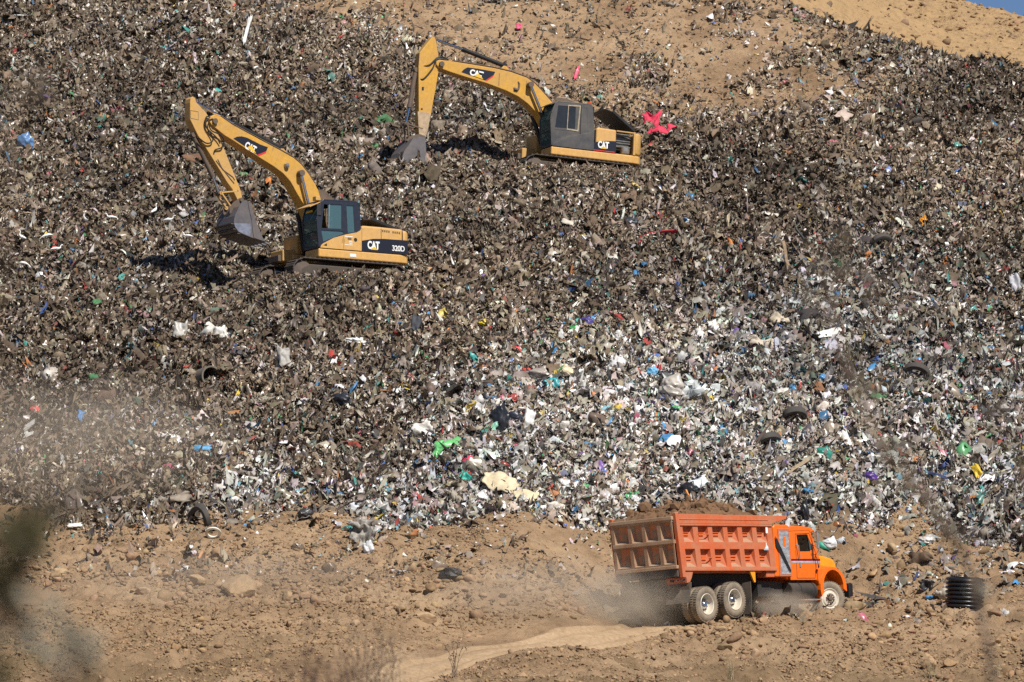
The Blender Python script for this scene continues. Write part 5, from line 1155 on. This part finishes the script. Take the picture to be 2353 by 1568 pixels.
sheet("black_tangle", (2128, 1360), .42, .42, (.03, .03, .032), "black film tangle on the soil left of the ribbed drain pipe", "tangle", 30, -10, SCR, .4, .5)
sheet("blue_rag", (2135, 1378), .22, .10, (.04, .22, .5), "blue rag tucked under the black film tangle", "rag", 40, 5, RAG, .5, .3, lift=.05)
sheet("pale_tangle", (2165, 1378), .45, .30, (.38, .34, .28), "pale shredded film at the foot of the ribbed drain pipe", "tangle", 35, -20, SCR, .6, .6)
sheet("dark_heap", (2115, 1295), .7, .35, (.10, .065, .04), "dark earthy rag heap on the soil right of the truck hood", "rag", 45, -10, RAG, .9, .4)
bag("foam_heap", (820, 792), .28, (.70, .69, .67), "heap of white foam crumbs on the brown slope", "foam", (1.5, .8, .55), None, .9, crump=.7, neck=False)
sheet("white_film", (95, 1072-430), .4, .2, (.6, .6, .6), "white film scrap at the far left below the egrets", "film", 40, 10, SCR, .4, .3)

# ------------------------------------------------------------------ egrets
M_EGRET = plain("white_plumage", (.80, .80, .78), .7, var=.06); M_BILL = plain("yellow_bill", (.55, .36, .05), .5); M_LEG = plain("dark_leg", (.05, .045, .035), .7)
def egret(px, pose, flip, label, s=1.0):
    if pose == 'up': spine = [(-.30, 0, .22), (-.20, 0, .27), (-.08, 0, .33), (.03, 0, .39), (.10, 0, .45), (.13, 0, .52), (.10, 0, .60), (.11, 0, .68), (.15, 0, .72), (.20, 0, .72)]
    elif pose == 'low': spine = [(-.36, 0, .30), (-.24, 0, .33), (-.10, 0, .35), (.04, 0, .36), (.13, 0, .38), (.20, 0, .43), (.21, 0, .49), (.25, 0, .54), (.30, 0, .56), (.35, 0, .55)]
    else: spine = [(-.30, 0, .36), (-.20, 0, .37), (-.08, 0, .36), (.05, 0, .34), (.15, 0, .31), (.24, 0, .27), (.31, 0, .22), (.36, 0, .17), (.40, 0, .13), (.43, 0, .11)]
    rad = [.012, .055, .085, .082, .055, .034, .026, .026, .036, .016]
    sp = spline([Vector(q) for q in spine], 4); rs = np.interp(np.linspace(0, 9, len(sp)), range(10), rad)
    o = MB().tube(sp, rs, 10).build("egret", M_EGRET, smooth=True)
    h = Vector(spine[-1]); d = (h-Vector(spine[-2])).normalized(); d = (d+Vector((.4, 0, -.2))).normalized()
    MB().tube([h-d*.02, h+d*.05, h+d*.12], [.014, .010, .002], 6).build("bill", M_BILL, o)
    for y in (-.03, .03): MB().tube([(-.03, y, .30), (-.01, y, .15), (-.02, y, .0), (.05, y, -.005)], [.014, .009, .008, .005], 5).build("leg", M_LEG, o)
    for y in (-1, 1): MB().tube([(spine[3][0], y*.055, spine[3][2]+.01), (spine[2][0], y*.075, spine[2][2]+.005), (spine[1][0]-.03, y*.05, spine[1][2]), (spine[0][0]-.02, y*.015, spine[0][2]-.01)], [.02, .045, .03, .006], 6).build("wing", M_EGRET, o, smooth=True)
    o.location = ground_pt(*px)+Vector((0, -.05, .06)); o.scale = (s, s, s); o.rotation_euler = (0, 0, R_(flip)); return tag(o, label, "egret", "white egrets on the left slope")
egret((356, 503), 'up', 60, "white egret standing tall, highest of the flock, left of the bucket", .68)
egret((389, 526), 'low', -10, "white egret walking with level back, nearest to the bucket shadow", .68)
egret((195, 524), 'up', 250, "white egret standing with folded neck, left of two pale plastic sheets", .68)
egret((51, 566), 'up', 190, "slim white egret standing near the left edge", .68)
egret((109, 560), 'down', 200, "round-bodied white egret with its head down", .68)
egret((131, 592), 'low', 30, "white egret leaning up to the right, in the middle of the lower left flock", .68)
egret((55, 625), 'down', -25, "white egret bending low, lowest and farthest left of the flock", .68)
egret((255, 519), 'low', 170, "white egret with level back facing left, between the upright ones", .68)
egret((430, 563), 'low', 150, "white egret just below the excavator bucket's left side", .68)

# ------------------------------------------------------------------ plants
M_TWIG = plain("dry_twig", (.20, .145, .10), .9); M_TWIGD = plain("dark_twig", (.10, .055, .045), .9); M_STRAW = plain("dry_straw", (.36, .29, .17), .9)
M_OLIVE = plain("olive_leaf", (.05, .042, .012), .7); M_SAGE = plain("sage_leaf", (.21, .195, .15), .8); M_BROWNL = plain("brown_leaf", (.065, .048, .032), .8)
def tuft(name, x, y, n, hgt, spread, r, mat, label, cat, seed, heads=True):
    rn = random.Random(seed); b = MB(); hd = MB(); z = ground_z(x, y)
    for k in range(n):
        a = rn.uniform(0, 6.28); h = hgt*rn.uniform(.5, 1.05); d = spread*rn.uniform(.1, 1)*h; bx, by = rn.gauss(0, .06), rn.gauss(0, .06)
        pts = [(bx, by, -.05), (bx+math.cos(a)*d*.2, by+math.sin(a)*d*.2, h*.4), (bx+math.cos(a)*d*.55, by+math.sin(a)*d*.55, h*.75), (bx+math.cos(a)*d, by+math.sin(a)*d, h)]
        b.tube(pts, [r, r*.8, r*.6, r*.35], 4)
        for q in range(rn.randint(2, 5)):
            t = rn.uniform(.5, 1); p = Vector(pts[1]).lerp(Vector(pts[3]), t); e = p+Vector((rn.gauss(0, .06), rn.gauss(0, .06), rn.uniform(.03, .12)))*hgt; b.tube([p, e], [r*.5, r*.3], 3)
            if heads: hd.lathe([(0, -r*2), (r*2.2, 0), (0, r*2)], e, (0, 0, 1), 5)
    o = b.build(name, mat); o.location = (x, y, z)
    if heads and hd.v: tag(hd.build("seed_heads", mat, o), kind="stuff")
    return tag(o, label, cat, "dry plants in the near foreground")
def fx(u, y): return (u-CU)/F*y
tuft("dry_bush", fx(733, 25), 25, 110, 1.62, .11, .005, M_TWIGD, "dense reddish-brown dry bush at the bottom edge, left of the straw grass", "bush", 1)
tuft("dry_grass", fx(838, 42), 42, 44, 1.70, .24, .005, M_TWIG, "tall thin straw-coloured grass at the bottom edge beside the road", "grass tuft", 2)
tuft("dry_grass", fx(905, 44), 44, 18, 1.5, .28, .004, M_TWIG, "sparse grass tuft at the bottom edge, right of the tall one", "grass tuft", 3)
g = ground_pt(1045, 1556); tuft("dry_weed", g.x, g.y, 9, 1.0, .7, .012, M_TWIG, "spindly leafless weed leaning right over the near road edge", "weed", 6)
for k, (u, lab) in enumerate(((1680, "short pale grass tuft on the near bank below the truck"), (2140, "pale grass tuft on the near bank under the ribbed drain pipe"), (2290, "pale grass tuft at the bottom right corner"))):
    g = ground_pt(u, 1560); tuft("dry_grass", g.x, g.y, 30, .55, .5, .006, M_STRAW, lab, "grass tuft", 20+k, False)
def near_shrub(name, base, stems, leaves, label, cat):
    """stems: polylines of world points; leaves: (centre, count, spread, size, material)"""
    z = ground_z(*base); o = bpy.data.objects.new(name, None); COL.objects.link(o); o.location = (base[0], base[1], z); B0 = Vector((base[0], base[1], z))
    for st, r in stems:
        P = spline([Vector((base[0], base[1], z-.05))]+[Vector(p) for p in st], 6); n = len(P)
        MB().tube([p-B0 for p in P], [r*(1-.75*i/n) for i in range(n)], 6).build("stem", M_TWIG, o, smooth=True)
    rn = random.Random(len(label))
    for c, cnt, sp_, sz, m in leaves:
        b = MB()
        for k in range(int(cnt*(2.6 if m is M_BROWNL else 1))):
            q = Vector(c)-B0+Vector((rn.gauss(0, sp_), rn.gauss(0, sp_), rn.gauss(0, sp_))); d = Vector((rn.gauss(0, 1), rn.gauss(0, 1), rn.gauss(0, 1))).normalized(); e = d.orthogonal().normalized(); L = sz*rn.uniform(.6, 1.3)
            b.add([q-d*L, q-d*L*.3+e*L*.33, q+d*L*.4+e*L*.28, q+d*L, q+d*L*.4-e*L*.28, q-d*L*.3-e*L*.33], [(0, 1, 2, 3), (0, 3, 4, 5)])
        b.build("leaves", m, o)
    return tag(o, label, cat)
y = 6.5
def nv(u, v, D=6.5): return Vector(pt(u, v, D))
near_shrub("shrub", (-.80, 6.5), [([nv(-60, 1750), nv(20, 1450), nv(60, 1250), nv(95, 1170)], .006), ([nv(60, 1800), nv(140, 1600), nv(170, 1480)], .005), ([nv(-120, 1700), nv(-60, 1450), nv(10, 1330), nv(90, 1290)], .006), ([nv(100, 1800), nv(190, 1590), nv(215, 1530)], .004)],
    [(nv(60, 1215), 44, .016, .02, M_OLIVE), (nv(25, 1290), 44, .018, .02, M_OLIVE), (nv(105, 1180), 7, .02, .012, M_BROWNL), (nv(20, 1400), 16, .02, .02, M_SAGE), (nv(100, 1440), 12, .02, .02, M_SAGE), (nv(175, 1490), 26, .012, .018, M_SAGE), (nv(5, 1365), 16, .012, .018, M_OLIVE), (nv(215, 1555), 10, .012, .014, M_OLIVE), (nv(-60, 1500), 40, .04, .025, M_OLIVE)],
    "blurred olive and sage leafed shrub in the lower left corner, close to the viewer", "shrub")
near_shrub("dry_stalk", (-.72, 8.0), [([Vector((-.75, 8, -.6)), nv(-15, 1000, 8), nv(25, 500, 8), nv(50, 180, 8)], .003)], [(nv(45, 170, 8), 5, .03, .016, M_BROWNL), (nv(60, 250, 8), 4, .03, .016, M_BROWNL), (nv(12, 330, 8), 4, .02, .014, M_BROWNL)], "faint blurred dark stalk along the left edge of the view", "stalk")
N10 = lambda u, v: Vector(pt(u, v, 10))
near_shrub("dry_stalk", (1.22, 10.0), [([Vector((1.18, 10, -.5)), N10(2330, 1760), N10(2268, 1480), N10(2238, 1330), N10(2170, 1205), N10(2095, 1110), N10(2030, 1035), N10(1960, 890), N10(1930, 780), N10(1885, 610)], .010),
        ([Vector((1.25, 10, -.5)), N10(2420, 1600), N10(2345, 1080), N10(2300, 930)], .004)],
    [(N10(1890, 600), 9, .028, .018, M_BROWNL), (N10(1950, 580), 6, .022, .018, M_BROWNL), (N10(2010, 690), 7, .03, .018, M_BROWNL), (N10(1880, 690), 5, .022, .018, M_BROWNL), (N10(2110, 640), 3, .025, .015, M_BROWNL), (N10(1955, 820), 6, .02, .016, M_OLIVE), (N10(2000, 900), 5, .03, .018, M_BROWNL), (N10(2045, 1050), 7, .02, .018, M_BROWNL), (N10(2090, 1090), 7, .02, .016, M_BROWNL), (N10(2190, 1240), 5, .018, .02, M_BROWNL),
     (N10(2250, 1365), 8, .010, .016, M_SAGE), (N10(2340, 1040), 9, .02, .02, M_OLIVE), (N10(2285, 950), 5, .016, .016, M_BROWNL), (N10(2350, 1480), 3, .02, .02, M_BROWNL)],
    "blurred brown dry stalk slanting across the right of the view, close to the viewer", "stalk")

# ------------------------------------------------------------------ dust
def dust(p, rad, yaw, density, scale, label, col=(.90, .80, .66)):
    v, f = ico(3); o = MB().add((v*1.0).tolist(), f.tolist()).build("dust_cloud", [], None)
    m = bpy.data.materials.new("airborne_dust"); m.use_nodes = True; t = m.node_tree; t.nodes.remove(t.nodes["Principled BSDF"])
    pv = t.nodes.new("ShaderNodeVolumePrincipled"); pv.inputs["Color"].default_value = (*col, 1); pv.inputs["Anisotropy"].default_value = .2
    tc = t.nodes.new("ShaderNodeTexCoord"); ln = t.nodes.new("ShaderNodeVectorMath"); ln.operation = 'DOT_PRODUCT'; t.links.new(tc.outputs["Object"], ln.inputs[0]); t.links.new(tc.outputs["Object"], ln.inputs[1])
    fall = mathn(t, 'MAXIMUM', mathn(t, 'SUBTRACT', 1., ln.outputs["Value"]), 0.); fall = mathn(t, 'POWER', fall, 1.3)
    n = t.nodes.new("ShaderNodeTexNoise"); n.inputs["Scale"].default_value = scale; n.inputs["Detail"].default_value = 4; n.inputs["Roughness"].default_value = .6; t.links.new(tc.outputs["Object"], n.inputs["Vector"])
    nz = mathn(t, 'MULTIPLY', mathn(t, 'MAXIMUM', mathn(t, 'SUBTRACT', n.outputs[0], .33), 0.), 3.4)
    t.links.new(mathn(t, 'MULTIPLY', mathn(t, 'MULTIPLY', fall, nz), density), pv.inputs["Density"]); t.links.new(pv.outputs[0], t.nodes["Material Output"].inputs["Volume"])
    o.data.materials.append(m); o.location = p; o.scale = rad; o.rotation_euler = (0, 0, R_(yaw)); return tag(o, label, "dust", None, "stuff")
dust(world(T_O, T_R, (-2.2, .5, .65)), (2.3, 2.0, 1.3), 50, 1.05, 1.5, "thick brown dust swirling round the truck's rear wheels and tailgate")
dust(world(T_O, T_R, (2.7, -1.5, .42)), (1.7, .55, .55), 50, 2.6, 1.6, "dust thrown up under the truck between its wheels")
dust(gp(1230, 1405)+Vector((0, -.5, .6)), (3.6, 2.0, 1.2), 20, .42, 1.7, "thin dust trail over the road behind the truck")
dust(gp(180, 1130)+Vector((0, -3.5, 1.4)), (6.0, 3.5, 2.5), 15, .2, 1.8, "pale dust drifting over the left part of the waste")
dust(gp(520, 1400)+Vector((0, -1.5, .8)), (6.5, 2.5, 1.1), 5, .2, 1.8, "faint dust over the rocks on the left soil bank")
